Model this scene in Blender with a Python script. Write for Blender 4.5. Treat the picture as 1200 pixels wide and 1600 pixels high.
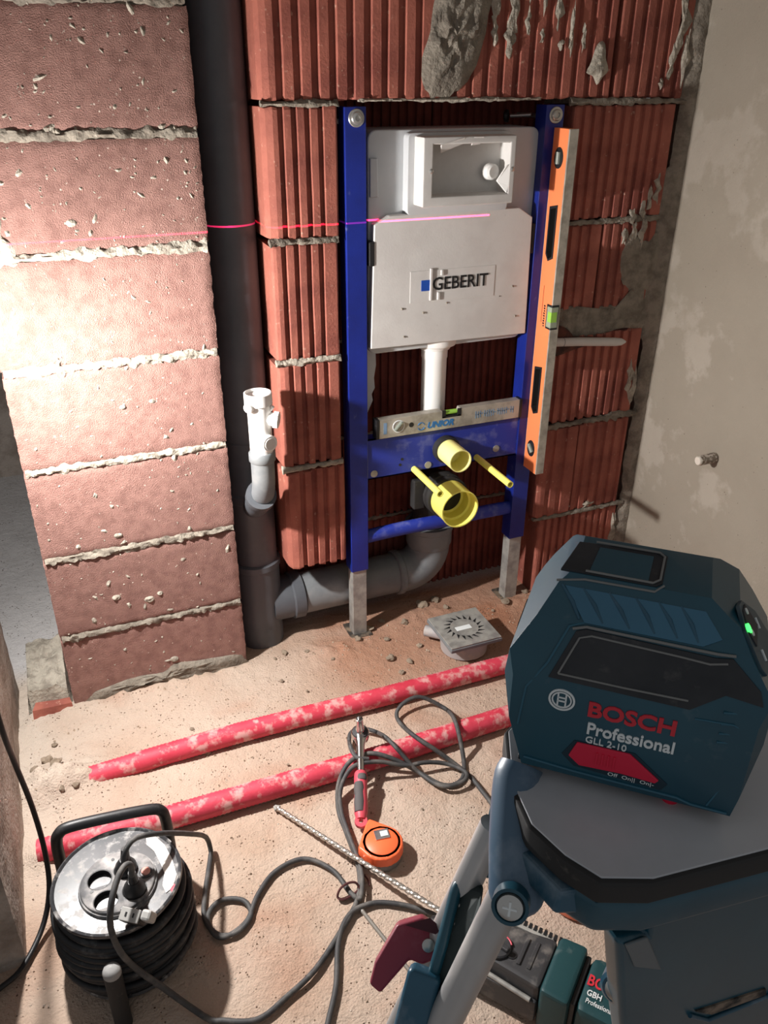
import bpy, bmesh, math, random
from mathutils import Vector, Matrix, noise
from math import radians as RAD, pi

scn = bpy.context.scene
col = scn.collection
for o in list(bpy.data.objects):
    bpy.data.objects.remove(o)
random.seed(7)

# ------------------------------------------------------------------ camera
F_PX = 1289.63
cam_d = bpy.data.cameras.new('camera')
cam_d.sensor_fit = 'VERTICAL'
cam_d.sensor_height = 24.0
cam_d.lens = F_PX / 1600.0 * 24.0
cam_d.clip_start = 0.02
cam = bpy.data.objects.new('camera', cam_d)
col.objects.link(cam)
yaw, pitch, roll = RAD(22.557), RAD(28.047), RAD(0.287)
fw = Vector((math.sin(yaw) * math.cos(pitch), math.cos(yaw) * math.cos(pitch), -math.sin(pitch)))
rt = Vector((math.cos(yaw), -math.sin(yaw), 0))
up = rt.cross(fw)
rt2 = rt * math.cos(roll) + up * math.sin(roll)
up2 = up * math.cos(roll) - rt * math.sin(roll)
cam.matrix_world = Matrix(((rt2.x, up2.x, -fw.x, -0.6045), (rt2.y, up2.y, -fw.y, -1.6645), (rt2.z, up2.z, -fw.z, 1.3189), (0, 0, 0, 1)))
scn.camera = cam

# ------------------------------------------------------------------ world, exposure
w = bpy.data.worlds.new('site_ambient')
scn.world = w
w.use_nodes = True
bg = w.node_tree.nodes['Background']
bg.inputs[0].default_value = (0.95, 0.97, 1.0, 1)
bg.inputs[1].default_value = 0.25
scn.view_settings.view_transform = 'Standard'
scn.view_settings.look = 'None'
scn.view_settings.exposure = 0.0
scn.view_settings.gamma = 1.0
scn.view_settings.use_curve_mapping = False
LAMP_POS = Vector((-0.765, -0.238, 0.925))
LAMP_WATT = 94.0

# ------------------------------------------------------------------ materials
MATS = {}
def lin(c):
    return tuple(((v / 255.0) / 12.92 if v / 255.0 <= 0.04045 else ((v / 255.0 + 0.055) / 1.055) ** 2.4) for v in c)

def mat(name, rgb, rough=0.6, metal=0.0, rgb2=None, nscale=6.0, nr=(0.42, 0.62), bump=0.0, bscale=80.0, bdist=0.002,
        dust=None, dscale=14.0, dr=(0.55, 0.7), dfac=0.8, spec=0.5, rand=0.0, emit=None, estr=0.0, specks=None, sscale=120.0, sr=0.2, coords='Object', stretch=(1, 1, 1), trans=0.0):
    if name in MATS:
        return MATS[name]
    m = bpy.data.materials.new(name)
    m.use_nodes = True
    nt = m.node_tree
    N, L = nt.nodes, nt.links
    b = N['Principled BSDF']
    b.inputs['Roughness'].default_value = rough
    b.inputs['Metallic'].default_value = metal
    b.inputs['Specular IOR Level'].default_value = spec
    if trans:
        b.inputs['Transmission Weight'].default_value = trans
    c1 = lin(rgb)
    b.inputs['Base Color'].default_value = (*c1, 1)
    tc = N.new('ShaderNodeTexCoord')
    mp = N.new('ShaderNodeMapping')
    mp.inputs['Scale'].default_value = stretch
    L.new(tc.outputs[coords], mp.inputs[0])
    vec = mp.outputs[0]
    cur = None
    def mix(fac, a, bcol, fscale=None):
        x = N.new('ShaderNodeMix')
        x.data_type = 'RGBA'
        L.new(fac, x.inputs[0])
        for sock, v in ((x.inputs[6], a), (x.inputs[7], bcol)):
            if isinstance(v, tuple):
                sock.default_value = (*v, 1)
            else:
                L.new(v, sock)
        return x.outputs[2]
    def nmask(scale, r, detail=6.0, offs=0.0):
        n = N.new('ShaderNodeTexNoise')
        n.inputs['Scale'].default_value = scale
        n.inputs['Detail'].default_value = detail
        n.inputs['Roughness'].default_value = 0.6
        if offs:
            ad = N.new('ShaderNodeVectorMath')
            ad.inputs[1].default_value = (offs, offs * 2, offs * 3)
            L.new(vec, ad.inputs[0])
            L.new(ad.outputs[0], n.inputs[0])
        else:
            L.new(vec, n.inputs[0])
        mr = N.new('ShaderNodeMapRange')
        mr.inputs[1].default_value, mr.inputs[2].default_value = r
        L.new(n.outputs[0], mr.inputs[0])
        return mr.outputs[0]
    cur = c1
    if rgb2:
        cur = mix(nmask(nscale, nr), cur, lin(rgb2))
    if specks:
        v = N.new('ShaderNodeTexVoronoi')
        v.inputs['Scale'].default_value = sscale
        L.new(vec, v.inputs[0])
        mr = N.new('ShaderNodeMapRange')
        mr.inputs[1].default_value, mr.inputs[2].default_value = sr, sr * 0.6
        L.new(v.outputs['Distance'], mr.inputs[0])
        k = nmask(sscale * 0.35, (0.5, 0.6), 3.0, 7.0)
        mm = N.new('ShaderNodeMath'); mm.operation = 'MULTIPLY'
        L.new(mr.outputs[0], mm.inputs[0]); L.new(k, mm.inputs[1])
        cur = mix(mm.outputs[0], cur, lin(specks))
    if dust:
        k = nmask(dscale, dr, 8.0, 3.0)
        mm = N.new('ShaderNodeMath'); mm.operation = 'MULTIPLY'
        mm.inputs[1].default_value = dfac
        L.new(k, mm.inputs[0])
        cur = mix(mm.outputs[0], cur, lin(dust))
        # dust is matt
        mr = N.new('ShaderNodeMapRange')
        mr.inputs[3].default_value, mr.inputs[4].default_value = rough, max(rough, 0.9)
        L.new(mm.outputs[0], mr.inputs[0]); L.new(mr.outputs[0], b.inputs['Roughness'])
        if metal:
            mr = N.new('ShaderNodeMapRange')
            mr.inputs[3].default_value, mr.inputs[4].default_value = metal, 0
            L.new(mm.outputs[0], mr.inputs[0]); L.new(mr.outputs[0], b.inputs['Metallic'])
    if rand:
        oi = N.new('ShaderNodeObjectInfo')
        mr = N.new('ShaderNodeMapRange')
        mr.inputs[3].default_value, mr.inputs[4].default_value = 1 - rand, 1 + rand
        L.new(oi.outputs['Random'], mr.inputs[0])
        hs = N.new('ShaderNodeHueSaturation')
        L.new(mr.outputs[0], hs.inputs['Value'])
        if isinstance(cur, tuple):
            hs.inputs['Color'].default_value = (*cur, 1)
        else:
            L.new(cur, hs.inputs['Color'])
        cur = hs.outputs[0]
    if not isinstance(cur, tuple):
        L.new(cur, b.inputs['Base Color'])
    if bump:
        n = N.new('ShaderNodeTexNoise')
        n.inputs['Scale'].default_value = bscale
        n.inputs['Detail'].default_value = 5
        L.new(vec, n.inputs[0])
        bp = N.new('ShaderNodeBump')
        bp.inputs['Strength'].default_value = bump
        bp.inputs['Distance'].default_value = bdist
        L.new(n.outputs[0], bp.inputs['Height'])
        L.new(bp.outputs[0], b.inputs['Normal'])
    if emit:
        b.inputs['Emission Color'].default_value = (*lin(emit), 1)
        b.inputs['Emission Strength'].default_value = estr
    MATS[name] = m
    return m

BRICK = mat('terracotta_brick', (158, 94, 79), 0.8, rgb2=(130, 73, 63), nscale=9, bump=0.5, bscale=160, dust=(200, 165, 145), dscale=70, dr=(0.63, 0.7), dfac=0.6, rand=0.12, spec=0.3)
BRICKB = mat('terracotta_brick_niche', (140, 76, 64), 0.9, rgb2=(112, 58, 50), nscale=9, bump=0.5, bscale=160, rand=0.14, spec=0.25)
BLOCK = mat('clinker_block', (147, 112, 103), 0.92, rgb2=(130, 97, 89), nscale=40, bump=0.9, bscale=430, bdist=0.003, specks=(206, 190, 176), sscale=75, sr=0.15, dust=(205, 190, 175), dscale=48, dr=(0.66, 0.72), dfac=0.75, rand=0.07, spec=0.2)
MORTAR = mat('grey_mortar', (140, 132, 120), 0.95, rgb2=(112, 104, 94), nscale=30, bump=1.0, bscale=140, bdist=0.004, spec=0.15)
MORTARL = mat('pale_mortar', (176, 168, 154), 0.95, rgb2=(140, 132, 120), nscale=30, bump=1.0, bscale=140, bdist=0.004, spec=0.15)
PLASTER = mat('cement_plaster', (150, 142, 129), 0.95, rgb2=(166, 158, 146), nscale=5.0, nr=(0.53, 0.58), bump=0.5, bscale=220, bdist=0.002, dust=(132, 123, 110), dscale=2.2, dr=(0.4, 0.75), dfac=0.6, spec=0.15, specks=(96, 88, 78), sscale=60, sr=0.1)
PLASTER2 = mat('rough_grey_plaster', (170, 158, 148), 0.95, rgb2=(140, 128, 118), nscale=14, bump=1.0, bscale=120, bdist=0.004, spec=0.15)
PVC = mat('grey_pvc', (118, 122, 124), 0.5, rgb2=(104, 107, 110), nscale=7, dust=(166, 162, 156), dscale=9, dr=(0.56, 0.75), dfac=0.5, bump=0.15, bscale=150)
PVC_SHADED = mat('shaded_pvc_stack', (84, 87, 92), 0.5, rgb2=(74, 77, 82), nscale=7, dust=(120, 118, 116), dscale=9, dr=(0.58, 0.8), dfac=0.4)  # same grey PVC, darkened to put the pier's shadow into its colour
BLUE = mat('blue_powder_coat', (24, 42, 132), 0.36, rgb2=(20, 34, 112), nscale=5, dust=(150, 155, 185), dscale=26, dr=(0.66, 0.8), dfac=0.4, bump=0.1, bscale=300)
BLUED = mat('blue_powder_coat_dusty', (30, 48, 146), 0.5, dust=(140, 144, 178), dscale=24, dr=(0.56, 0.76), dfac=0.45)
GALV = mat('galvanised_steel', (172, 170, 164), 0.5, 0.35, rgb2=(140, 138, 134), nscale=30, dust=(150, 142, 130), dscale=40, dr=(0.55, 0.7), dfac=0.5)
STEEL = mat('zinc_bolt', (190, 188, 184), 0.32, 0.8)
CHROME = mat('chrome', (205, 205, 205), 0.16, 1.0)
TANK = mat('cistern_plastic', (198, 200, 200), 0.45, rgb2=(186, 188, 190), nscale=4, trans=0.0)
FOAM = mat('white_styrofoam', (208, 205, 201), 0.75, rgb2=(200, 196, 192), nscale=12, dust=(180, 172, 164), dscale=60, dr=(0.7, 0.76), dfac=0.6, bump=0.08, bscale=220)
WHITE = mat('white_plastic', (232, 230, 226), 0.35)
CREAM = mat('soft_white_tube', (205, 200, 194), 0.5, dust=(170, 162, 150), dscale=30, dr=(0.6, 0.75), dfac=0.5)
YELLOW = mat('yellow_plastic', (248, 240, 118), 0.42)
YELLOWP = mat('pale_yellow_plastic', (250, 243, 156), 0.45)
ORANGE = mat('orange_paint', (244, 136, 84), 0.5, dust=(240, 190, 165), dscale=50, dr=(0.68, 0.76), dfac=0.5)
ALU = mat('brushed_aluminium', (182, 176, 164), 0.5, 0.3, rgb2=(150, 145, 134), nscale=30)
ALUT = mat('anodised_tube', (198, 196, 194), 0.42, 0.6, rgb2=(150, 150, 152), nscale=4, stretch=(1, 1, 0.3), dust=(196, 190, 182), dscale=30, dr=(0.55, 0.75), dfac=0.45)
BLACK = mat('black_plastic', (24, 24, 26), 0.5)
RUBBER = mat('black_rubber', (34, 33, 33), 0.75, dust=(120, 112, 104), dscale=60, dr=(0.62, 0.75), dfac=0.5)
BLACKD = mat('dusty_black_plastic', (50, 51, 54), 0.34, rgb2=(66, 66, 69), nscale=12, dust=(196, 191, 186), dscale=62, dr=(0.52, 0.68), dfac=0.6)
TEAL = mat('dark_teal_plastic', (27, 76, 92), 0.34, rgb2=(22, 66, 82), nscale=5, dust=(120, 130, 134), dscale=46, dr=(0.62, 0.8), dfac=0.35)
TEALB = mat('blue_teal_plastic', (38, 84, 106), 0.34, rgb2=(28, 70, 90), nscale=5, dust=(170, 178, 186), dscale=22, dr=(0.52, 0.75), dfac=0.4)
SOFT = mat('soft_grip_black', (38, 40, 44), 0.75, rgb2=(50, 51, 54), nscale=20, dust=(110, 106, 102), dscale=70, dr=(0.6, 0.75), dfac=0.4)
LINEG = mat('grey_edge_line', (124, 124, 122), 0.7)
REDP = mat('red_slider', (214, 24, 62), 0.45)
REDT = mat('red_print', (206, 44, 58), 0.6)
WHITEP = mat('white_print', (222, 226, 226), 0.6)
BLUEP = mat('blue_print', (40, 110, 170), 0.6)
BLUEPF = mat('faded_blue_print', (112, 140, 168), 0.7)
BLUESQ = mat('blue_square_print', (22, 74, 168), 0.5)
BLACKP = mat('black_print', (20, 20, 22), 0.6)
MAROON = mat('maroon_plastic', (142, 44, 66), 0.42, dust=(200, 150, 156), dscale=26, dr=(0.58, 0.78), dfac=0.3)
CONDUIT = mat('red_conduit', (204, 62, 82), 0.6, rgb2=(190, 48, 68), nscale=14, dust=(212, 180, 172), dscale=38, dr=(0.5, 0.62), dfac=0.66, bump=0.3, bscale=140)
CABLE = mat('dusty_black_cable', (56, 56, 58), 0.65, rgb2=(72, 71, 70), nscale=20, dust=(150, 142, 134), dscale=30, dr=(0.5, 0.8), dfac=0.5)
CABLEB = mat('black_cable', (26, 26, 28), 0.5)
WIND = mat('cable_windings', (30, 31, 34), 0.6, dust=(120, 120, 120), dscale=40, dr=(0.56, 0.75), dfac=0.5)
VIAL = mat('green_vial', (150, 200, 80), 0.2, emit=None)
VIALG = mat('grey_vial', (122, 128, 118), 0.25)
DGREY = mat('dark_grey_housing', (52, 52, 54), 0.5, dust=(150, 142, 134), dscale=30, dr=(0.55, 0.75), dfac=0.5)
GREEN = mat('dark_green_housing', (20, 62, 66), 0.5, dust=(140, 145, 140), dscale=30, dr=(0.6, 0.78), dfac=0.35)
PINK = mat('red_pink_plastic', (206, 78, 92), 0.45)
TERRA = mat('terracotta_lid', (190, 104, 78), 0.8, dust=(210, 180, 160), dscale=40, dr=(0.55, 0.75), dfac=0.5)
LED = mat('green_led', (60, 255, 90), 0.3, emit=(60, 255, 90), estr=3.0)
PLATE = mat('grey_tripod_plate', (186, 188, 192), 0.28, rgb2=(170, 173, 178), nscale=7, dust=(176, 176, 178), dscale=18, dr=(0.5, 0.78), dfac=0.45)
PAPER = mat('torn_white_label', (232, 226, 220), 0.8, dust=(60, 58, 58), dscale=60, dr=(0.58, 0.66), dfac=0.7)
STONE = mat('mortar_rubble', (176, 160, 142), 0.95, rgb2=(150, 132, 114), nscale=20, bump=0.8, bscale=120, rand=0.15, spec=0.1)

def floor_material():
    m = bpy.data.materials.new('dusty_screed')
    m.use_nodes = True
    nt = m.node_tree; N, L = nt.nodes, nt.links
    b = N['Principled BSDF']
    b.inputs['Roughness'].default_value = 0.95
    b.inputs['Specular IOR Level'].default_value = 0.1
    tc = N.new('ShaderNodeTexCoord')
    def noi(s, d=6, off=0):
        n = N.new('ShaderNodeTexNoise'); n.inputs['Scale'].default_value = s; n.inputs['Detail'].default_value = d
        mp = N.new('ShaderNodeMapping'); mp.inputs['Location'].default_value = (off, off, 0)
        L.new(tc.outputs['Object'], mp.inputs[0]); L.new(mp.outputs[0], n.inputs[0])
        return n.outputs[0]
    def rng(v, a, c, lo=0, hi=1):
        r = N.new('ShaderNodeMapRange'); r.inputs[1].default_value = a; r.inputs[2].default_value = c
        r.inputs[3].default_value = lo; r.inputs[4].default_value = hi
        L.new(v, r.inputs[0]); return r.outputs[0]
    def mix(f, a, c):
        x = N.new('ShaderNodeMix'); x.data_type = 'RGBA'; L.new(f, x.inputs[0])
        for s, v in ((x.inputs[6], a), (x.inputs[7], c)):
            if isinstance(v, tuple): s.default_value = (*lin(v), 1)
            else: L.new(v, s)
        return x.outputs[2]
    def math2(op, a, c):
        x = N.new('ShaderNodeMath'); x.operation = op
        for s, v in zip(x.inputs, (a, c)):
            if isinstance(v, (int, float)): s.default_value = v
            else: L.new(v, s)
        return x.outputs[0]
    sp = N.new('ShaderNodeSeparateXYZ'); L.new(tc.outputs['Object'], sp.inputs[0])
    base = mix(rng(noi(3.0), 0.4, 0.6), (188, 168, 152), (174, 150, 132))
    # red brick dust towards the niche
    near = math2('MULTIPLY', rng(sp.outputs[1], -0.33, -0.1), rng(sp.outputs[0], -0.2, 0.05))
    k = math2('ADD', math2('MULTIPLY', near, 0.75), math2('MULTIPLY', rng(noi(4.5, 6, 5), 0.52, 0.7), 0.5))
    cur = mix(k, base, (164, 118, 94))
    # grey mortar dust beside the left wall and in patches
    g = math2('ADD', math2('MULTIPLY', rng(math2('ADD', sp.outputs[0], math2('MULTIPLY', noi(7, 4, 2), 0.35)), -0.4, -0.62), rng(sp.outputs[1], -0.6, -0.25)), math2('MULTIPLY', rng(noi(3.2, 8, 9), 0.56, 0.68), 0.5))
    cur = mix(g, cur, (190, 176, 162))
    g2 = rng(sp.outputs[1], 0.12, 0.2)  # next room's grey floor, lightened in colour to stand in for light there
    cur = mix(g2, cur, (196, 192, 190))
    # crumbs, small dark pits
    v = N.new('ShaderNodeTexVoronoi'); v.inputs['Scale'].default_value = 130
    L.new(tc.outputs['Object'], v.inputs[0])
    pit = math2('MULTIPLY', rng(v.outputs['Distance'], 0.22, 0.12), rng(noi(26, 4, 3), 0.52, 0.6))
    cur = mix(pit, cur, (104, 78, 60))
    v2 = N.new('ShaderNodeTexVoronoi'); v2.inputs['Scale'].default_value = 95
    L.new(tc.outputs['Object'], v2.inputs[0])
    crumb = math2('MULTIPLY', rng(v2.outputs['Distance'], 0.2, 0.1), rng(noi(18, 4, 13), 0.56, 0.64))
    cur = mix(crumb, cur, (214, 200, 184))
    L.new(cur, b.inputs['Base Color'])
    h = math2('ADD', math2('ADD', math2('MULTIPLY', noi(240, 4), 0.5), math2('MULTIPLY', noi(46, 8, 21), 0.9)), math2('ADD', math2('MULTIPLY', crumb, 0.5), math2('MULTIPLY', pit, -0.5)))
    bp = N.new('ShaderNodeBump'); bp.inputs['Strength'].default_value = 1.0; bp.inputs['Distance'].default_value = 0.006
    L.new(h, bp.inputs['Height']); L.new(bp.outputs[0], b.inputs['Normal'])
    return m
FLOOR = floor_material()

# ------------------------------------------------------------------ geometry helpers
def nz(x, y, z=0.0, s=1.0):
    return noise.noise(Vector((x * s, y * s, z * s)))

def frame_of(d, hint=Vector((0, 0, 1))):
    d = Vector(d).normalized()
    if abs(d.dot(hint)) > 0.97:
        hint = Vector((1, 0, 0)) if abs(d.x) < 0.9 else Vector((0, 1, 0))
    u = d.cross(hint).normalized()
    v = u.cross(d).normalized()
    return d, u, v

def catmull(pts, n=6, closed=False):
    P = [Vector(p) for p in pts]
    out = []
    m = len(P)
    rngs = range(m if closed else m - 1)
    for i in rngs:
        p1, p2 = P[i], P[(i + 1) % m]
        p0 = P[i - 1] if (closed or i > 0) else p1 * 2 - p2
        p3 = P[(i + 2) % m] if (closed or i + 2 < m) else p2 * 2 - p1
        for k in range(n):
            t = k / n
            out.append(0.5 * (2 * p1 + (p2 - p0) * t + (2 * p0 - 5 * p1 + 4 * p2 - p3) * t * t + (3 * p1 - p0 - 3 * p2 + p3) * t ** 3))
    if not closed:
        out.append(P[-1])
    return out

class MB:
    def __init__(self):
        self.v, self.f = [], []
    def add(self, v, f):
        k = len(self.v)
        self.v += [Vector(p) for p in v]
        self.f += [tuple(i + k for i in q) for q in f]
        return self
    def box(self, c, s, M=None):
        c = Vector(c); hx, hy, hz = s[0] / 2, s[1] / 2, s[2] / 2
        v = [Vector((x, y, z)) for z in (-hz, hz) for y in (-hy, hy) for x in (-hx, hx)]
        if M is not None:
            v = [M @ p for p in v]
        v = [p + c for p in v]
        return self.add(v, [(0, 2, 3, 1), (4, 5, 7, 6), (0, 1, 5, 4), (2, 6, 7, 3), (0, 4, 6, 2), (1, 3, 7, 5)])
    def bx(self, a, b):
        return self.box([(a[i] + b[i]) / 2 for i in range(3)], [abs(b[i] - a[i]) for i in range(3)])
    def prism(self, poly, ext):
        """poly: list of 3D points (planar), ext: extrusion vector"""
        n = len(poly); e = Vector(ext)
        v = [Vector(p) for p in poly] + [Vector(p) + e for p in poly]
        f = [tuple(range(n - 1, -1, -1)), tuple(range(n, 2 * n))] + [(i, (i + 1) % n, n + (i + 1) % n, n + i) for i in range(n)]
        return self.add(v, f)
    def tube(self, pts, r, n=10, cap=True, r2=None, hint=Vector((0, 0, 1)), closed=False):
        pts = [Vector(p) for p in pts]
        m = len(pts)
        k0 = len(self.v)
        d0 = (pts[1] - pts[0]).normalized()
        _, u, v = frame_of(d0, hint)
        for i, p in enumerate(pts):
            if closed:
                d = (pts[(i + 1) % m] - pts[i - 1]).normalized()
            else:
                d = (pts[min(i + 1, m - 1)] - pts[max(i - 1, 0)]).normalized()
            u = (u - d * u.dot(d)).normalized()
            v = d.cross(u)
            rr = r[i] if isinstance(r, (list, tuple)) else r
            q = r2[i] if isinstance(r2, (list, tuple)) else (r2 if r2 else rr)
            for k in range(n):
                a = 2 * pi * k / n
                self.v.append(p + u * (rr * math.cos(a)) + v * (q * math.sin(a)))
        for i in range(m if closed else m - 1):
            j = (i + 1) % m
            for k in range(n):
                a, b = k0 + i * n + k, k0 + i * n + (k + 1) % n
                c, d_ = k0 + j * n + (k + 1) % n, k0 + j * n + k
                self.f.append((a, b, c, d_))
        if cap and not closed:
            self.f.append(tuple(k0 + k for k in range(n - 1, -1, -1)))
            self.f.append(tuple(k0 + (m - 1) * n + k for k in range(n)))
        return self
    def lathe(self, o, axis, prof, n=24, hint=Vector((0, 0, 1)), closed=False):
        """prof: list of (radius, distance along axis)"""
        d, u, v = frame_of(axis, hint)
        o = Vector(o); k0 = len(self.v); m = len(prof)
        for r, h in prof:
            for k in range(n):
                a = 2 * pi * k / n
                self.v.append(o + d * h + u * (r * math.cos(a)) + v * (r * math.sin(a)))
        for i in range(m if closed else m - 1):
            j = (i + 1) % m
            for k in range(n):
                self.f.append((k0 + i * n + k, k0 + i * n + (k + 1) % n, k0 + j * n + (k + 1) % n, k0 + j * n + k))
        if not closed:
            if prof[0][0] > 1e-6:
                self.f.append(tuple(k0 + k for k in range(n - 1, -1, -1)))
            if prof[-1][0] > 1e-6:
                self.f.append(tuple(k0 + (m - 1) * n + k for k in range(n)))
        return self
    def hull(self, planes, size=1.0):
        """convex solid: big box cut by (point, outward normal) planes"""
        bm = bmesh.new()
        bmesh.ops.create_cube(bm, size=size)
        for p, nn in planes:
            g = bm.verts[:] + bm.edges[:] + bm.faces[:]
            r = bmesh.ops.bisect_plane(bm, geom=g, plane_co=Vector(p), plane_no=Vector(nn), clear_outer=True, dist=1e-7)
            ed = [e for e in r['geom_cut'] if isinstance(e, bmesh.types.BMEdge)]
            if ed:
                bmesh.ops.contextual_create(bm, geom=ed)
        bmesh.ops.remove_doubles(bm, verts=bm.verts, dist=1e-5)
        bm.verts.index_update()
        self.add([v.co.copy() for v in bm.verts], [tuple(v.index for v in f.verts) for f in bm.faces])
        bm.free()
        return self
    def xform(self, M):
        self.v = [M @ p for p in self.v]
        return self
    def build(self, name, m, parent=None, smooth=None, bevel=0, bseg=2, local=False, sub=0):
        me = bpy.data.meshes.new(name)
        vs = self.v
        if parent is not None and not local:
            iv = world_matrix(parent).inverted()
            vs = [iv @ p for p in vs]
        me.from_pydata([tuple(p) for p in vs], [], self.f)
        bm = bmesh.new(); bm.from_mesh(me)
        bmesh.ops.recalc_face_normals(bm, faces=bm.faces)
        if bevel:
            ed = [e for e in bm.edges if len(e.link_faces) == 2 and e.calc_face_angle(0) > RAD(20)]
            bmesh.ops.bevel(bm, geom=ed, offset=bevel, segments=bseg, affect='EDGES', profile=0.5, clamp_overlap=True)
        bm.to_mesh(me); bm.free()
        if smooth is not None:
            me.polygons.foreach_set('use_smooth', [True] * len(me.polygons))
            try:
                me.set_sharp_from_angle(angle=RAD(smooth))
            except Exception:
                pass
        me.materials.append(m)
        o = link(name, me, parent)
        if bevel and smooth is not None:
            wn = o.modifiers.new('face_weighted', 'WEIGHTED_NORMAL')   # flat faces stay flat beside rounded edges
            wn.keep_sharp = True
            wn.weight = 80
        return o

def world_matrix(o):
    M = o.matrix_basis.copy()
    while o.parent:
        o = o.parent
        M = o.matrix_basis @ M
    return M

def link(name, me, parent=None):
    o = bpy.data.objects.new(name, me)
    col.objects.link(o)
    if parent is not None:
        o.parent = parent
    return o

def tag(o, label, cat, group=None, kind=None):
    if label: o['label'] = label
    if cat: o['category'] = cat
    if group: o['group'] = group
    if kind: o['kind'] = kind
    return o

def thing(name, label, cat, loc=(0, 0, 0), rz=0.0, group=None):
    o = bpy.data.objects.new(name, None)
    o.empty_display_size = 0.05
    col.objects.link(o)
    o.location = loc
    o.rotation_euler = (0, 0, rz)
    o.matrix_basis = Matrix.Translation(Vector(loc)) @ Matrix.Rotation(rz, 4, 'Z')
    return tag(o, label, cat, group)

def structure(o, label=None):
    o['kind'] = 'structure'
    if label: o['label'] = label
    return o

def text(name, s, origin, u, v, width, height, m, parent, ext=0.0006, shear=0.0, bold=0.0, spacing=1.0):
    """lettering as thin solid relief; origin = lower left, u,v = unit directions"""
    cu = bpy.data.curves.new('t', 'FONT')
    cu.body = s; cu.size = 1.0; cu.extrude = 0.02; cu.shear = shear; cu.offset = bold; cu.space_character = spacing
    cu.resolution_u = 3
    ob = bpy.data.objects.new('t', cu); col.objects.link(ob)
    dg = bpy.context.evaluated_depsgraph_get()
    me = bpy.data.meshes.new_from_object(ob.evaluated_get(dg))
    bpy.data.objects.remove(ob); bpy.data.curves.remove(cu)
    xs = [p.co.x for p in me.vertices]; ys = [p.co.y for p in me.vertices]; zs = [p.co.z for p in me.vertices]
    x0, x1, y0, y1 = min(xs), max(xs), min(ys), max(ys)
    u = Vector(u).normalized(); v = Vector(v).normalized(); n = u.cross(v)
    origin = Vector(origin)
    iv = world_matrix(parent).inverted() if parent is not None else Matrix.Identity(4)
    for p in me.vertices:
        c = p.co
        q = origin + u * ((c.x - x0) / (x1 - x0) * width) + v * ((c.y - y0) / (y1 - y0) * height) + n * (ext if c.z > 0 else -ext * 0.3)
        p.co = iv @ q
    me.materials.clear(); me.materials.append(m)
    return link(name, me, parent)

def patch(outline, place, h, rings=7, rough=0.3, seed=0.0, sub=3):
    """a lump smeared on a surface: outline [(a,b)], place(a,b,h)->point, crowned by h with noise"""
    pts = [Vector((a, b, 0)) for a, b in outline]
    pts = catmull(pts, sub, closed=True)
    c = sum(pts, Vector()) / len(pts)
    mb = MB(); n = len(pts)
    v = [place(c.x, c.y, h * (1 + rough * nz(c.x, c.y, seed, 40)))]
    for r in range(1, rings + 1):
        t = r / rings
        for p in pts:
            q = c + (p - c) * t
            if r == rings:
                q = q + (p - c) * (0.07 * nz(p.x, p.y, seed, 90))
            hh = h * (1 - t ** 4) * (1 + rough * 1.6 * nz(q.x, q.y, seed, 60) + rough * nz(q.x, q.y, seed + 3, 160)) - (0.001 if r == rings else 0)
            v.append(place(q.x, q.y, hh))
    f = [(0, 1 + k, 1 + (k + 1) % n) for k in range(n)]
    for r in range(rings - 1):
        for k in range(n):
            a = 1 + r * n + k; b = 1 + r * n + (k + 1) % n
            f.append((a, a + n, b + n, b))
    mb.add(v, f)
    return mb

def rough_strip(p0, p1, ry, rz, seed=0.0, step=0.006, rough=0.45, n=8, inward=Vector((0, 1, 0))):
    """lumpy bead of mortar from p0 to p1"""
    p0, p1 = Vector(p0), Vector(p1)
    d = (p1 - p0); L = d.length; d.normalize()
    up_ = inward.cross(d).normalized()
    m = max(2, int(L / step))
    mb = MB()
    for i in range(m + 1):
        p = p0 + d * (L * i / m)
        w_ = 1 + 0.5 * nz(p.x, p.y + p.z, seed, 14)
        for k in range(n):
            a = 2 * pi * k / n
            j = 1 + rough * 1.5 * nz(p.x + seed, p.y + k * 0.31, p.z, 70)
            mb.v.append(p - inward * (ry * j * math.cos(a)) + up_ * (rz * w_ * j * math.sin(a)))
    for i in range(m):
        for k in range(n):
            mb.f.append((i * n + k, i * n + (k + 1) % n, (i + 1) * n + (k + 1) % n, (i + 1) * n + k))
    mb.f.append(tuple(range(n))); mb.f.append(tuple(m * n + k for k in range(n - 1, -1, -1)))
    return mb

def rounded_poly(pts, r, seg=4):
    """round the corners of a 2D polygon"""
    out = []
    n = len(pts)
    for i in range(n):
        p0, p, p1 = Vector(pts[i - 1]), Vector(pts[i]), Vector(pts[(i + 1) % n])
        a = (p0 - p); b = (p1 - p)
        t = min(r, a.length * 0.45, b.length * 0.45)
        a.normalize(); b.normalize()
        for k in range(seg + 1):
            s = k / seg
            q = (p + a * t) * (1 - s) ** 2 + p * 2 * s * (1 - s) + (p + b * t) * s ** 2
            out.append((q.x, q.y))
    return out

def boolean(o, cutters):
    bmc = MB()
    for c in cutters:
        bmc.add(c.v, c.f)
    co = bmc.build('cut', BLACK, None)
    md = o.modifiers.new('b', 'BOOLEAN'); md.object = co; md.operation = 'DIFFERENCE'; md.solver = 'EXACT'
    me_iv = None
    # cutter is in world space, object is parented: give the cutter the same parent space
    bpy.context.view_layer.update()
    dg = bpy.context.evaluated_depsgraph_get()
    me = bpy.data.meshes.new_from_object(o.evaluated_get(dg))
    o.modifiers.clear()
    o.data = me
    bpy.data.objects.remove(co)

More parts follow.
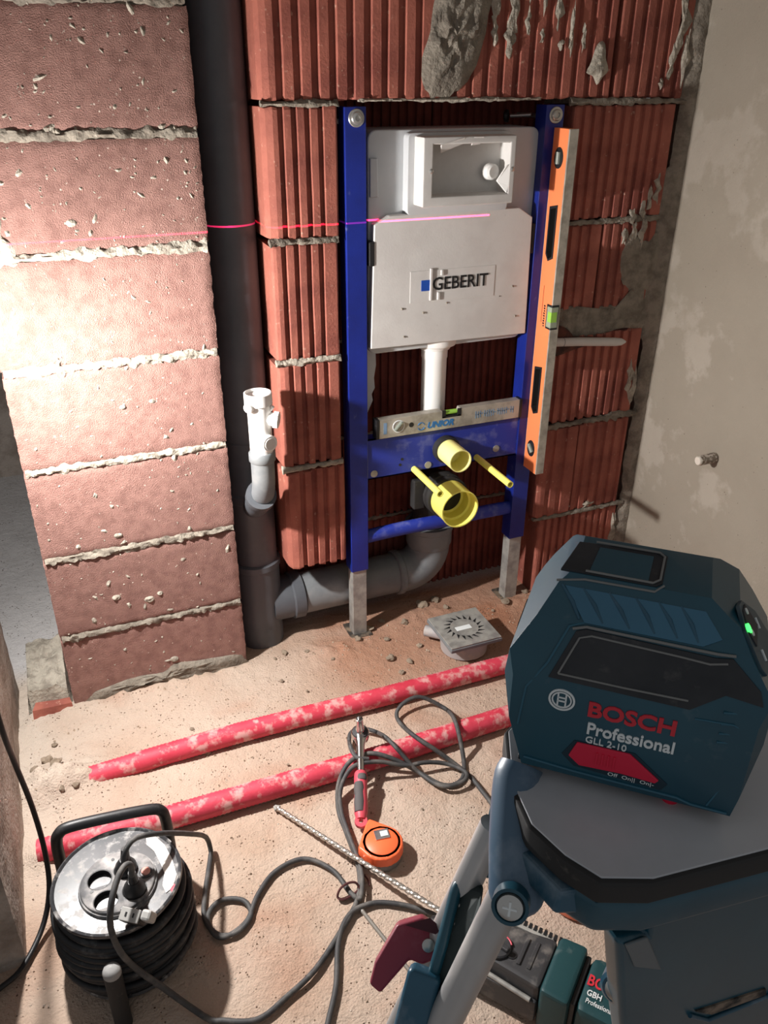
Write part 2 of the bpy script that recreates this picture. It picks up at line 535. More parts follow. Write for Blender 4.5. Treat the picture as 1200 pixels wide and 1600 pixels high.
# ================================================================== THE PLACE
# ------------------------------------------------------------------ floor
C1 = [(-0.746, -0.2486, -0.004), (-0.5409, -0.2602, 0.017), (-0.3291, -0.261, 0.022), (-0.0228, -0.2697, 0.022), (0.3025, -0.2734, 0.022), (0.6499, -0.2802, 0.022), (0.8362, -0.2838, 0.022)]
C2 = [(-0.7936, -0.4206, 0.012), (-0.5686, -0.4381, 0.02), (-0.3765, -0.4426, 0.022), (-0.0952, -0.4452, 0.022), (0.2075, -0.439, 0.022), (0.6455, -0.4363, 0.022), (0.8383, -0.4351, 0.022)]

def bumpz(x, y, cx, cy, rx, ry, h):
    d = ((x - cx) / rx) ** 2 + ((y - cy) / ry) ** 2
    return h * math.exp(-d * 1.6)

def floor_z(x, y):
    z = 0.0035 * nz(x, y, 0.3, 6) + 0.0022 * nz(x, y, 1.7, 22) + 0.0011 * nz(x, y, 4.1, 70)
    z -= 0.001
    g = bumpz(x, y, -0.765, -0.245, 0.13, 0.055, 0.046)          # mortar heap burying the conduit end
    z += g * (1 + 0.6 * nz(x, y, 2, 45))
    g = bumpz(x, y, -0.50, -0.012, 0.24, 0.03, 0.016)           # fillet of mortar under the pier
    z += g * (1 + 0.8 * nz(x, y, 5, 45))
    g = bumpz(x, y, -0.06, -0.03, 0.10, 0.05, 0.012) + bumpz(x, y, 0.22, 0.02, 0.10, 0.04, 0.010) + bumpz(x, y, 0.52, -0.02, 0.12, 0.04, 0.014)
    z += g * (1 + 0.9 * nz(x, y, 8, 40))
    k = max(0.0, min(1.0, (-0.62 - x) / 0.12)) * max(0.0, min(1.0, (y + 0.5) / 0.15))
    z += k * (0.006 * nz(x, y, 11, 34) + 0.004 * nz(x, y, 13, 80))
    g = bumpz(x, y, -0.795, -0.42, 0.03, 0.04, 0.02)
    z += g * (1 + 0.6 * nz(x, y, 2, 45))
    return z

def build_floor():
    def ax(segs):
        out = []
        for a, b, s in segs:
            n = max(1, round((b - a) / s))
            out += [a + (b - a) * i / n for i in range(n)]
        out.append(segs[-1][1])
        return out
    xs = ax([(-1.9, -0.86, 0.06), (-0.86, 0.9, 0.0085)])
    ys = ax([(-2.3, -1.25, 0.04), (-1.25, 0.16, 0.0085), (0.16, 1.6, 0.04)])
    v = [(x, y, floor_z(x, y)) for y in ys for x in xs]
    nx = len(xs)
    f = [(j * nx + i, j * nx + i + 1, (j + 1) * nx + i + 1, (j + 1) * nx + i) for j in range(len(ys) - 1) for i in range(nx - 1)]
    me = bpy.data.meshes.new('floor')
    me.from_pydata(v, [], f)
    me.polygons.foreach_set('use_smooth', [True] * len(me.polygons))
    me.materials.append(FLOOR)
    structure(link('floor', me), 'dusty beige screed floor strewn with crumbs')
build_floor()

# ------------------------------------------------------------------ plastered walls
def wall_sheet(name, m, axis, pos, a0, a1, z0, z1, step, amp, thick, seed, label):
    """thick wall with a slightly uneven face; axis 'x' = face at X=pos"""
    na = max(1, round((a1 - a0) / step)); nzz = max(1, round((z1 - z0) / step))
    v = []
    for j in range(nzz + 1):
        for i in range(na + 1):
            a = a0 + (a1 - a0) * i / na; z = z0 + (z1 - z0) * j / nzz
            d = amp * (nz(a, z, seed, 5) + 0.5 * nz(a, z, seed + 4, 24))
            v.append((pos + d, a, z) if axis == 'x' else (a, pos + d, z))
    k = len(v)
    t = thick
    def far(p):
        return (pos + t, p[1], p[2]) if axis == 'x' else (p[0], pos + t, p[2])
    f = [(j * (na + 1) + i, j * (na + 1) + i + 1, (j + 1) * (na + 1) + i + 1, (j + 1) * (na + 1) + i) for j in range(nzz) for i in range(na)]
    loop = list(range(na + 1)) + [j * (na + 1) + na for j in range(1, nzz + 1)] + [nzz * (na + 1) + i for i in range(na - 1, -1, -1)] + [j * (na + 1) for j in range(nzz - 1, 0, -1)]
    v += [far(v[i]) for i in loop]
    n = len(loop)
    for i in range(n):
        f.append((loop[i], loop[(i + 1) % n], k + (i + 1) % n, k + i))
    f.append(tuple(range(k, k + n)))
    mb = MB(); mb.add(v, f)
    o = mb.build(name, m, smooth=40)
    return structure(o, label)

wall_right = wall_sheet('wall_right', PLASTER, 'x', 0.842, -2.3, 0.12, -0.02, 2.3, 0.03, 0.0025, 0.12, 2.0, 'grey cement plastered side wall with pale patches')
wall_left = wall_sheet('wall_left', PLASTER2, 'x', -0.822, -0.64, 0.10, -0.02, 2.0, 0.012, 0.004, -0.10, 9.0, 'short rough plastered wall end at the left')
ceiling = structure(MB().bx((-2.0, -1.15, 2.30), (0.96, 1.6, 2.38)).build('ceiling', PLASTER2), 'unseen grey plaster ceiling added above the picture to cut ambient light')  # unseen, added to block ambient from above; left open behind the camera
wall_far = wall_sheet('wall_far', PLASTER2, 'y', 1.40, -2.0, 0.3, -0.02, 2.2, 0.08, 0.003, 0.10, 12.0, 'grey wall of the next room')

# ------------------------------------------------------------------ the pier of clinker blocks
PX0, PX1 = -0.700, -0.285
core = MB().bx((PX0 + 0.006, 0.006, -0.02), (PX1 - 0.006, 0.24, 1.62))
pier = structure(core.build('wall_pier', MORTAR), 'pier of smooth red clinker blocks with grey joints')
pz = [(-0.015, 0.180), (0.1935, 0.3835), (0.3975, 0.592), (0.606, 0.800), (0.814, 1.011), (1.026, 1.212), (1.227, 1.418), (1.432, 1.62)]
for i, (z0, z1) in enumerate(pz):
    nx_, nz_ = 60, 30
    mb = MB()
    v = []
    for j in range(nz_ + 1):
        for k in range(nx_ + 1):
            x = PX0 + (PX1 - PX0) * k / nx_; z = z0 + (z1 - z0) * j / nz_
            e = min(k, nx_ - k, j, nz_ - j)
            y = 0.0008 * nz(x, z, i, 30) + 0.0009 * nz(x, z, i, 110) + (0.003 if e == 0 else 0.0006 if e == 1 else 0)
            if e == 0:
                x += 0.002 * nz(x, z, 3, 90); z += 0.0018 * nz(x, z, 6, 90)
            v.append((x, y, z))
    f = [(j * (nx_ + 1) + k, j * (nx_ + 1) + k + 1, (j + 1) * (nx_ + 1) + k + 1, (j + 1) * (nx_ + 1) + k) for j in range(nz_) for k in range(nx_)]
    loop = list(range(nx_ + 1)) + [j * (nx_ + 1) + nx_ for j in range(1, nz_ + 1)] + [nz_ * (nx_ + 1) + q for q in range(nx_ - 1, -1, -1)] + [j * (nx_ + 1) for j in range(nz_ - 1, 0, -1)]
    kk = len(v)
    v += [(v[q][0], 0.24, v[q][2]) for q in loop]
    n = len(loop)
    f += [(loop[q], loop[(q + 1) % n], kk + (q + 1) % n, kk + q) for q in range(n)]
    f.append(tuple(range(kk, kk + n)))
    mb.add(v, f).build('block', BLOCK, pier, smooth=50)
for i in range(len(pz) - 1):
    zc = (pz[i][1] + pz[i + 1][0]) / 2
    hh = (pz[i + 1][0] - pz[i][1]) / 2
    proud = 0.007 if i in (0, 1) else 0.0055
    rough_strip((PX0 + 0.004, 0.003, zc), (PX1 - 0.003, 0.003, zc + 0.001), proud, hh * 1.08, seed=i * 3.1, rough=0.75, step=0.0045, n=10).build('mortar_joint', MORTARL if i in (2, 3, 4) else MORTAR, pier, smooth=60)

# splashes of mortar on the pier (too many to count)
mb = MB()
rs = random.Random(3)
for i in range(430):
    x = rs.uniform(PX0 + 0.01, PX1 - 0.01); z = rs.uniform(0.03, 1.50)
    if rs.random() < 0.35: z = rs.uniform(1.0, 1.5)
    s = rs.choice([0.0016, 0.002, 0.0024, 0.003, 0.0045]) * rs.uniform(0.7, 1.4)
    a = rs.uniform(0, pi); el = rs.uniform(1.0, 2.6)
    pts = []
    for k in range(7):
        t = 2 * pi * k / 7; r = s * rs.uniform(0.6, 1.3)
        px_, pz_ = r * el * math.cos(t), r * math.sin(t)
        pts.append(Vector((x + px_ * math.cos(a) - pz_ * math.sin(a), 0.001, z + px_ * math.sin(a) + pz_ * math.cos(a))))
    top = Vector((x, -s * 0.7, z))
    k0 = len(mb.v)
    mb.v += pts + [top]
    mb.f += [(k0 + q, k0 + (q + 1) % 7, k0 + 7) for q in range(7)]
o = mb.build('mortar_splash', MORTARL, pier); o['kind'] = 'stuff'
onY = lambda y0: (lambda a, b, h: Vector((a, y0 - h, b)))
for (x, z, s) in [(-0.46, 0.065, .010), (-0.565, 0.27, .009), (-0.495, 0.247, .011), (-0.47, 0.258, .007), (-0.41, 0.335, .006), (-0.38, 0.80, .007), (-0.54, 0.425, .008), (-0.43, 0.72, .006), (-0.49, 0.715, .006), (-0.53, 1.075, .009)]:
    o = patch([(x + s * 1.3 * math.cos(t) * (1 + .3 * nz(t, x, z, 3)), z + s * 0.9 * math.sin(t)) for t in [k * pi / 3 for k in range(6)]], onY(0.001), s * 0.5, 4, 0.6, x * 9, 2).build('mortar_lump', MORTARL, pier, smooth=50)
# mortar smeared over the left edge and along the foot of the pier
patch([(-0.705, 1.0), (-0.675, 0.99), (-0.655, 1.01), (-0.64, 1.005), (-0.632, 1.04), (-0.65, 1.06), (-0.645, 1.09), (-0.67, 1.10), (-0.665, 1.13), (-0.69, 1.14), (-0.705, 1.15)], onY(0.0), 0.005, 9, 0.9, 2.2).build('mortar_smear', MORTARL, pier, smooth=50)
patch([(-0.665, -0.01), (-0.655, 0.02), (-0.62, 0.03), (-0.55, 0.04), (-0.49, 0.034), (-0.46, 0.052), (-0.41, 0.045), (-0.35, 0.04), (-0.30, 0.03), (-0.285, -0.01), (-0.45, -0.015)], onY(-0.001), 0.010, 8, 0.6, 4.2).build('mortar_smear', MORTAR, pier, smooth=50)

# broken mortar threshold behind the pier, with a red shard under it
th = thing('mortar_threshold', 'rough grey mortar lump in the gap left of the clinker pier', 'mortar', (-0.76, 0.09, 0))
mb = MB()
nx_, ny_ = 14, 18
v = []
for j in range(ny_ + 1):
    for k in range(nx_ + 1):
        x = -0.80 + 0.098 * k / nx_; y = 0.005 + 0.235 * j / ny_
        e = min(k, nx_ - k, j, ny_ - j)
        v.append((x, y, 0.0 if e == 0 else 0.05 + 0.016 * nz(x, y, 1, 40) + 0.008 * nz(x, y, 3, 110)))
mb.add(v, [(j * (nx_ + 1) + k, j * (nx_ + 1) + k + 1, (j + 1) * (nx_ + 1) + k + 1, (j + 1) * (nx_ + 1) + k) for j in range(ny_) for k in range(nx_)])
mb.build('lump', MORTARL, th, smooth=50)
MB().hull([((0, 0, 0.016), (0.1, -0.1, 1)), ((0.04, 0, 0), (1, 0.2, 0)), ((-0.04, 0, 0), (-1, 0.3, 0)), ((0, -0.012, 0), (0.1, -1, 0.2)), ((0, 0.015, 0), (0, 1, 0)), ((0, 0, -0.01), (0, 0, -1))], 0.3).xform(Matrix.Translation((-0.745, -0.002, 0.004))).build('shard', BRICK, th)

# ------------------------------------------------------------------ the hollow-brick wall with its niche
_bc = {}
def brick_mesh(w_, h, depth, pitch, gd, cl, cr, seed):
    key = (round(w_, 4), round(h, 4), depth, pitch, gd, cl, cr, seed)
    if key in _bc:
        return _bc[key]
    prof = [(0.0, depth), (0.0, cl), (cl * 0.35, cl * 0.3), (cl, 0.0)]
    x = cl + pitch * 0.35
    while x + pitch * 0.62 < w_ - cr:
        prof += [(x, 0.0), (x + pitch * 0.10, gd), (x + pitch * 0.40, gd), (x + pitch * 0.50, 0.0)]
        x += pitch
    prof += [(w_ - cr, 0.0), (w_ - cr * 0.35, cr * 0.3), (w_, cr), (w_, depth)]
    rs_ = random.Random(seed)
    zs = [0, 0.004, h * 0.33, h * 0.66, h - 0.004, h]
    mb = MB(); n = len(prof)
    for q, z in enumerate(zs):
        for (px_, py_) in prof:
            inset = 0.0015 if q in (0, len(zs) - 1) and py_ < depth else 0
            dz = rs_.uniform(-0.0025, 0.0025) if q in (0, len(zs) - 1) and py_ < 0.03 else 0
            mb.v.append(Vector((px_ + rs_.uniform(-.0006, .0006), py_ + inset + rs_.uniform(-.0004, .0004), z + dz)))
    for q in range(len(zs) - 1):
        for k in range(n):
            mb.f.append((q * n + k, q * n + (k + 1) % n, (q + 1) * n + (k + 1) % n, (q + 1) * n + k))
    mb.f.append(tuple(range(n - 1, -1, -1))); mb.f.append(tuple((len(zs) - 1) * n + k for k in range(n)))
    me = bpy.data.meshes.new('brick')
    me.from_pydata([tuple(p) for p in mb.v], [], mb.f)
    bm = bmesh.new(); bm.from_mesh(me); bmesh.ops.recalc_face_normals(bm, faces=bm.faces); bm.to_mesh(me); bm.free()
    _bc[key] = me
    return me

backing = MB().bx((-0.30, 0.245, -0.02), (0.842, 0.30, 1.62))
wall_back = structure(backing.build('wall_back', MORTAR), 'red hollow-brick wall with a recess for the toilet frame')

def brick(x0, x1, z0, z1, y, depth, pitch, gd=0.007, cl=0.006, cr=0.006, seed=0, m=BRICK):
    me = brick_mesh(x1 - x0, z1 - z0, depth, pitch, gd, cl, cr, seed)
    if not me.materials:
        me.materials.append(m)
    o = link('brick', me, wall_back)
    o.location = (x0, y, z0)
    return o

# top course running over the recess
brick(-0.165, 0.205, 1.272, 1.512, 0.0, 0.13, 0.0352, 0.010, 0.018, 0.004, 1)
brick(0.210, 0.612, 1.272, 1.512, 0.002, 0.13, 0.0352, 0.010, 0.004, 0.004, 2)
brick(0.622, 0.835, 1.272, 1.512, 0.001, 0.13, 0.0335, 0.009, 0.004, 0.004, 3)
brick(-0.165, 0.205, 1.524, 1.62, 0.0, 0.13, 0.0352, 0.010, 0.018, 0.004, 4)
brick(0.210, 0.835, 1.524, 1.62, 0.0, 0.13, 0.0352, 0.010, 0.004, 0.004, 5)
# left column
brick(-0.164, -0.015, 1.022, 1.260, 0.0, 0.13, 0.0265, 0.009, 0.020, 0.004, 11)
brick(-0.160, -0.019, 0.772, 1.009, 0.001, 0.13, 0.0265, 0.009, 0.010, 0.004, 12)
brick(-0.161, -0.020, 0.522, 0.758, -0.001, 0.13, 0.0265, 0.009, 0.014, 0.005, 13)
brick(-0.158, -0.014, 0.246, 0.505, -0.002, 0.13, 0.0285, 0.009, 0.022, 0.006, 14)
# right column
brick(0.528, 0.800, 1.022, 1.258, 0.004, 0.13, 0.0265, 0.007, 0.006, 0.004, 21)
brick(0.528, 0.640, 0.790, 1.008, 0.006, 0.13, 0.0265, 0.006, 0.006, 0.004, 22)
brick(0.645, 0.795, 0.790, 1.008, 0.004, 0.13, 0.0265, 0.006, 0.004, 0.004, 23)
brick(0.528, 0.800, 0.522, 0.745, 0.003, 0.13, 0.0265, 0.008, 0.006, 0.004, 24)
brick(0.528, 0.638, 0.250, 0.505, -0.002, 0.13, 0.036, 0.005, 0.012, 0.003, 25)
brick(0.643, 0.800, 0.250, 0.505, 0.002, 0.13, 0.030, 0.006, 0.003, 0.004, 26)
brick(0.550, 0.805, -0.01, 0.238, 0.004, 0.13, 0.0225, 0.007, 0.006, 0.004, 27)
# bricks at the back of the recess
zz = [(-0.01, 0.24), (0.252, 0.49), (0.502, 0.74), (0.752, 0.99), (1.002, 1.268)]
xsA = [-0.288, 0.07, 0.44, 0.56]; xsB = [-0.288, -0.10, 0.27, 0.56]
for i, (z0, z1) in enumerate(zz):
    xs_ = xsA if i % 2 else xsB
    for a, b in zip(xs_[:-1], xs_[1:]):
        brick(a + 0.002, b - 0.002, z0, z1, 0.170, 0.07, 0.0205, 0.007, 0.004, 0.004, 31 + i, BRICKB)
# mortar joints
def joint(x0, x1, z, y, hz=0.0065, proud=0.005, m=MORTAR, seed=0.0, dz=0.0):
    rough_strip((x0, y + 0.002, z), (x1, y + 0.002, z + dz), proud, hz, seed=seed, rough=0.6).build('mortar_joint', m, wall_back, smooth=60)
for i, z in enumerate((1.0155, 0.765, 0.5135)):
    joint(-0.163, -0.017, z, 0.003, 0.0075, 0.0085, MORTARL if i else MORTAR, i + 0.5)
joint(-0.165, -0.012, 1.266, 0.002, 0.006, 0.008, MORTAR, 4.4)
joint(0.515, 0.83, 1.265, 0.002, 0.0065, 0.006, MORTAR, 5.5)
joint(-0.16, 0.84, 1.518, 0.002, 0.0065, 0.006, MORTAR, 12.5)
joint(0.528, 0.80, 1.0145, 0.005, 0.0065, 0.005, MORTAR, 6.5)
joint(0.528, 0.82, 0.512, 0.003, 0.0085, 0.010, MORTAR, 7.5, 0.004)
joint(0.528, 0.82, 0.244, 0.003, 0.0065, 0.008, MORTAR, 8.5)
joint(-0.288, 0.56, 0.246, 0.173, 0.006, 0.004, MORTAR, 9.5)
joint(-0.288, 0.56, 0.496, 0.173, 0.006, 0.004, MORTAR, 10.5)
joint(-0.288, 0.56, 0.746, 0.173, 0.006, 0.004, MORTAR, 11.5)
# rough crumbs hanging under the lintel course
rough_strip((0.03, 0.004, 1.271), (0.44, 0.004, 1.271), 0.005, 0.003, seed=2.5, rough=0.9, step=0.005).build('mortar_joint', MORTARL, wall_back, smooth=50)
# a wide mortar bed on the right with a ragged hole, and the fillet in the corner
patch([(0.525, 0.742), (0.60, 0.738), (0.68, 0.742), (0.75, 0.75), (0.835, 0.74), (0.838, 0.80), (0.81, 0.86), (0.80, 0.90), (0.78, 0.88), (0.755, 0.83), (0.72, 0.812), (0.68, 0.815), (0.63, 0.81), (0.58, 0.822), (0.525, 0.805)], onY(0.008), 0.006, 9, 0.4, 6.1).build('mortar_bed', MORTAR, wall_back, smooth=50)
patch([(0.53, 0.705), (0.59, 0.712), (0.64, 0.72), (0.69, 0.728), (0.64, 0.742), (0.59, 0.748), (0.57, 0.768), (0.535, 0.775)], onY(0.001), 0.003, 5, 0.5, 1.1).build('broken_hollow', mat('dark_hollow', (58, 40, 34), 0.95, rgb2=(96, 54, 42), nscale=40), wall_back, smooth=50)
mb = MB(); nzc = 150
for j in range(nzc + 1):
    z = -0.02 + 1.64 * j / nzc
    w0 = 0.034 + 0.014 * nz(z, 0, 1, 9) + 0.008 * nz(z, 0, 2, 40)
    if 0.72 < z < 1.12: w0 += 0.018
    if z > 1.27: w0 += 0.012 + 0.02 * nz(z, 3, 2, 16)
    w0 = max(w0, 0.012)
    for k in range(7):
        t = k / 6
        x = 0.846 - w0 * (1 - t)
        y = 0.010 - 0.012 * math.sin(t * pi * 0.5) - (0.004 + 0.007 * nz(x, z, 7, 60)) * math.sin(t * pi) - 0.006 * t
        mb.v.append(Vector((x, y, z)))
for j in range(nzc):
    for k in range(6):
        mb.f.append((j * 7 + k, j * 7 + k + 1, (j + 1) * 7 + k + 1, (j + 1) * 7 + k))
mb.build('mortar_fillet', MORTAR, wall_back, smooth=60)
# smears on the top course
patch([(0.185, 1.275), (0.165, 1.30), (0.163, 1.345), (0.178, 1.39), (0.186, 1.45), (0.20, 1.51), (0.26, 1.53), (0.315, 1.51), (0.305, 1.42), (0.295, 1.37), (0.272, 1.315), (0.245, 1.288), (0.215, 1.274)], onY(-0.001), 0.013, 10, 0.5, 3.3).build('mortar_smear', MORTAR, wall_back, smooth=45)
patch([(0.565, 1.372), (0.555, 1.342), (0.545, 1.32), (0.562, 1.314), (0.575, 1.296), (0.588, 1.312), (0.6, 1.325), (0.588, 1.352), (0.583, 1.378)], onY(-0.001), 0.009, 7, 0.5, 5.3).build('mortar_smear', MORTARL, wall_back, smooth=45)
rs = random.Random(11)
def streak(x, z, w_, h_, m=MORTARL, y=0.0, h=0.0035):
    n = 14
    patch([(x + w_ * (1 + 0.6 * math.sin(5 * t + x * 90)) * math.cos(t) * rs.uniform(0.35, 1.5), z + h_ * math.sin(t) * rs.uniform(0.55, 1.15)) for t in [2 * pi * k / n for k in range(n)]], onY(y), h, 5, 0.9, x * 7 + z, 2).build('mortar_streak', m, wall_back, smooth=45)
for x, z, w_, h_ in [(0.325, 1.45, .010, .055), (0.36, 1.43, .011, .062), (0.395, 1.41, .006, .03), (0.398, 1.47, .007, .03), (0.43, 1.46, .006, .04), (0.465, 1.45, .009, .05), (0.43, 1.385, .004, .014), (0.50, 1.40, .006, .05), (0.475, 1.37, .006, .012), (0.32, 1.39, .008, .03), (0.355, 1.375, .008, .028), (0.78, 1.42, .012, .08), (0.765, 1.34, .007, .035), (0.80, 1.35, .010, .06), (0.745, 1.30, .005, .012), (0.53, 1.38, .004, .03)]:
    streak(x, z, w_, h_)
for x, z, w_, h_ in [(0.745, 1.035, .008, .025), (0.72, 1.02, .009, .02), (0.76, 1.06, .007, .03), (0.73, 0.985, .009, .035), (0.705, 0.975, .006, .025), (0.755, 0.98, .008, .04), (0.78, 1.08, .008, .04), (0.69, 1.012, .012, .008), (0.78, 0.62, .010, .05), (0.795, 0.59, .010, .06), (0.70, 0.26, .014, .01), (0.63, 0.262, .010, .012), (0.80, 0.16, .010, .06)]:
    streak(x, z, w_, h_, MORTARL, 0.003)
# a roughly plastered strip high on the right joint
patch([(0.71, 0.88), (0.70, 0.93), (0.715, 0.97), (0.74, 0.975), (0.775, 0.96), (0.80, 0.98), (0.82, 0.93), (0.82, 0.86), (0.78, 0.84), (0.74, 0.845)], onY(0.004), 0.005, 7, 0.5, 8.8).build('mortar_smear', MORTAR, wall_back, smooth=45)

# ================================================================== THINGS AT THE WALL
# ------------------------------------------------------------------ blue installation frame
fr = thing('toilet_frame', 'blue steel toilet mounting frame standing in the brick recess', 'frame', (0.25, 0.02, 0))
for s, x0 in ((0, 0.0), (1, 0.455)):
    x1 = x0 + 0.045
    # open C profile
    p = [(x0, 0.0), (x1, 0.0), (x1, 0.042), (x1 - 0.012, 0.042), (x1 - 0.012, 0.039), (x1 - 0.003, 0.039), (x1 - 0.003, 0.003), (x0 + 0.003, 0.003), (x0 + 0.003, 0.039), (x0 + 0.012, 0.039), (x0 + 0.012, 0.042), (x0, 0.042)]
    MB().prism([(a, b, 0.2015) for a, b in p], (0, 0, 1.0585)).build('rail', BLUE, fr, bevel=0.0012)
    q = [(x0 + 0.004, 0.004), (x1 - 0.004, 0.004), (x1 - 0.004, 0.037), (x1 - 0.007, 0.037), (x1 - 0.007, 0.007), (x0 + 0.007, 0.007), (x0 + 0.007, 0.037), (x0 + 0.004, 0.037)]
    ft = MB().prism([(a, b, 0.003) for a, b in q], (0, 0, 0.28)).build('foot', GALV, fr, bevel=0.0008)
    MB().bx((x0 - 0.006, -0.012, 0.0), (x1 + 0.006, 0.06, 0.005)).build('foot_plate', mat('dark_steel', (70, 66, 62), 0.6, 0.4, dust=(140, 120, 100), dscale=40, dr=(0.45, 0.6)), ft)
    cx = 0.024 if s == 0 else 0.479
    zc = 1.240
    b = MB().lathe((cx, 0.0, zc), (0, -1, 0), [(0.0165, 0), (0.0165, 0.002), (0.0155, 0.003), (0.0155, 0.0031)], 28).build('washer', STEEL, fr, smooth=35)
    MB().lathe((cx, -0.003, zc), (0, -1, 0), [(0.0115, 0), (0.0115, 0.003), (0.010, 0.005), (0.0055, 0.006), (0.0055, 0.003), (0.0, 0.003)], 24).build('bolt_head', STEEL, b, smooth=35)
    # distance bolt to the wall behind
    bx_ = 0.030 if s == 0 else 0.470
    MB().tube([(bx_, 0.04, 1.236), (bx_, 0.14, 1.236)], 0.005, 10).build('threaded_rod', STEEL, fr, smooth=40)
# upper right bracket rod visible beside the rail
g = MB().tube([(0.452, 0.055, 1.239), (0.418, 0.085, 1.236)], 0.0042, 10).build('wall_bracket', STEEL, fr, smooth=40)
MB().lathe((0.414, 0.088, 1.2355), (-0.75, 0.65, -0.05), [(0.004, -0.002), (0.013, 0), (0.013, 0.006), (0.009, 0.009), (0.0, 0.009)], 18).build('wall_plug', BLACK, g, smooth=35)
MB().tube([(-0.002, 0.03, 1.233), (-0.02, 0.04, 1.233)], 0.005, 10).build('wall_bracket', GALV, fr, smooth=40)
# cross plate
pl = MB().bx((0.045, 0.004, 0.452), (0.455, 0.008, 0.556))
pl.bx((0.045, 0.004, 0.553), (0.455, 0.035, 0.556)).bx((0.045, 0.004, 0.452), (0.455, 0.016, 0.455))
plate = pl.build('cross_plate', BLUED, fr)
for x, z in ((0.062, 0.466), (0.205, 0.465), (0.395, 0.478)):
    MB().lathe((x, 0.004, z), (0, -1, 0), [(0.009, 0), (0.009, 0.0015), (0.0, 0.0015)], 18).build('hole_cap', GALV, plate)
for x, z in ((0.13, 0.478), (0.135, 0.492), (0.31, 0.47)):
    MB().lathe((x, 0.004, z), (0, -1, 0), [(0.0035, 0), (0.0035, 0.0008), (0.0, 0.0008)], 12).build('bolt_hole', BLACK, plate)
# lower bar with dusty pressed web
pts = [(0.045, 0.018, 0.288), (0.12, 0.016, 0.292), (0.19, 0.010, 0.296), (0.25, 0.008, 0.296), (0.31, 0.010, 0.296), (0.38, 0.016, 0.293), (0.455, 0.018, 0.291)]
MB().tube(catmull(pts, 5), 0.014, 12, r2=0.0185).build('lower_bar', BLUED, fr, smooth=50)

# ------------------------------------------------------------------ concealed cistern
ci = thing('cistern', 'white concealed cistern with foam front panel inside the blue frame', 'cistern', (0.252, 0.06, 0.77))
rp = rounded_poly([(0.057, 0.755), (0.452, 0.755), (0.458, 1.217), (0.057, 1.217)], 0.022, 5)
MB().prism([(a, 0.024, b) for a, b in rp], (0, 0.10, 0)).build('tank', TANK, ci, bevel=0.006, bseg=3, smooth=40)
# raised surround of the service opening
rp = rounded_poly([(0.136, 1.052), (0.376, 1.052), (0.376, 1.212), (0.136, 1.212)], 0.012, 4)
MB().prism([(a, 0.0, b) for a, b in rp], (0, 0.026, 0)).build('opening_surround', TANK, ci, bevel=0.003, smooth=40)
# open foam service box: four walls and a floor
bx0, bx1, bz0, bz1, by0 = 0.150, 0.362, 1.074, 1.206, -0.045
ix0, ix1, iz0, iz1 = bx0 + 0.022, bx1 - 0.014, bz0 + 0.020, bz1 - 0.014
mb = MB()
o_ = [(bx0, bz0), (bx1, bz0), (bx1, bz1), (bx0, bz1)]; i_ = [(ix0, iz0), (ix1, iz0), (ix1, iz1), (ix0, iz1)]
v = [(a, by0, b) for a, b in o_] + [(a, by0, b) for a, b in i_] + [(a, 0.002, b) for a, b in o_] + [(a, -0.004, b) for a, b in i_]
f = [(k, (k + 1) % 4, 4 + (k + 1) % 4, 4 + k) for k in range(4)] + [(k, (k + 1) % 4, 8 + (k + 1) % 4, 8 + k) for k in range(4)] + [(4 + k, 4 + (k + 1) % 4, 12 + (k + 1) % 4, 12 + k) for k in range(4)] + [(12, 13, 14, 15), (8, 9, 10, 11)]
box = mb.add(v, f).build('service_box', FOAM, ci, bevel=0.003, smooth=40)
# flap, tab and screws in the opening
MB().prism([(0.188, -0.040, 1.190), (0.240, -0.043, 1.203), (0.243, -0.030, 1.190), (0.193, -0.03, 1.174)], (0.0, -0.006, 0.002)).build('torn_flap', FOAM, box, bevel=0.001)
MB().prism([(0.262, -0.042, 1.203), (0.285, -0.042, 1.203), (0.283, -0.03, 1.189), (0.262, -0.03, 1.187)], (0.0, -0.005, 0.002)).build('torn_flap', FOAM, box, bevel=0.001)
MB().lathe((0.318, -0.012, 1.135), (0.15, -1, 0), [(0.017, 0), (0.016, 0.014), (0.012, 0.018), (0.0, 0.018)], 20).build('valve_cap', WHITE, box, smooth=40)
MB().prism([(0.342, -0.040, 1.148), (0.350, -0.040, 1.152), (0.350, -0.040, 1.108), (0.346, -0.040, 1.094), (0.326, -0.030, 1.118)], (0, -0.004, 0)).build('bracket_tab', WHITE, box, bevel=0.001)
for x, z in ((0.168, 1.143), (0.355, 1.141)):
    MB().lathe((x, by0, z), (0, -1, 0), [(0.005, -0.004), (0.005, 0.001), (0.002, 0.003), (0.0, 0.003)], 12).build('screw', STEEL, box)
# foam front panel
pp = [(0.054, 0.775), (0.450, 0.770), (0.443, 1.035), (0.408, 1.056), (0.098, 1.055), (0.063, 1.038)]
panel = MB().prism([(a, 0.0, b) for a, b in pp], (0, 0.022, 0)).build('front_panel', FOAM, ci, bevel=0.002, smooth=40)
MB().bx((0.146, -0.0008, 0.868), (0.356, 0.002, 0.937)).build('logo_field', FOAM, panel, bevel=0.0005)
MB().bx((0.1725, -0.0016, 0.893), (0.1945, 0.001, 0.9165)).build('blue_square', BLUESQ, panel)
text('lettering', 'GEBERIT', (0.2005, -0.0014, 0.8925), (1, 0, 0), (0, 0, 1), 0.138, 0.0285, BLACKP, panel, bold=0.012)
for x, z0, z1 in ((0.193, 0.871, 0.941), (0.212, 0.871, 0.888), (0.219, 0.924, 0.936)):
    MB().bx((x, -0.004, z0), (x + 0.006, 0.001, z1)).build('foam_rib', FOAM, panel, bevel=0.0012)
rs = random.Random(5)
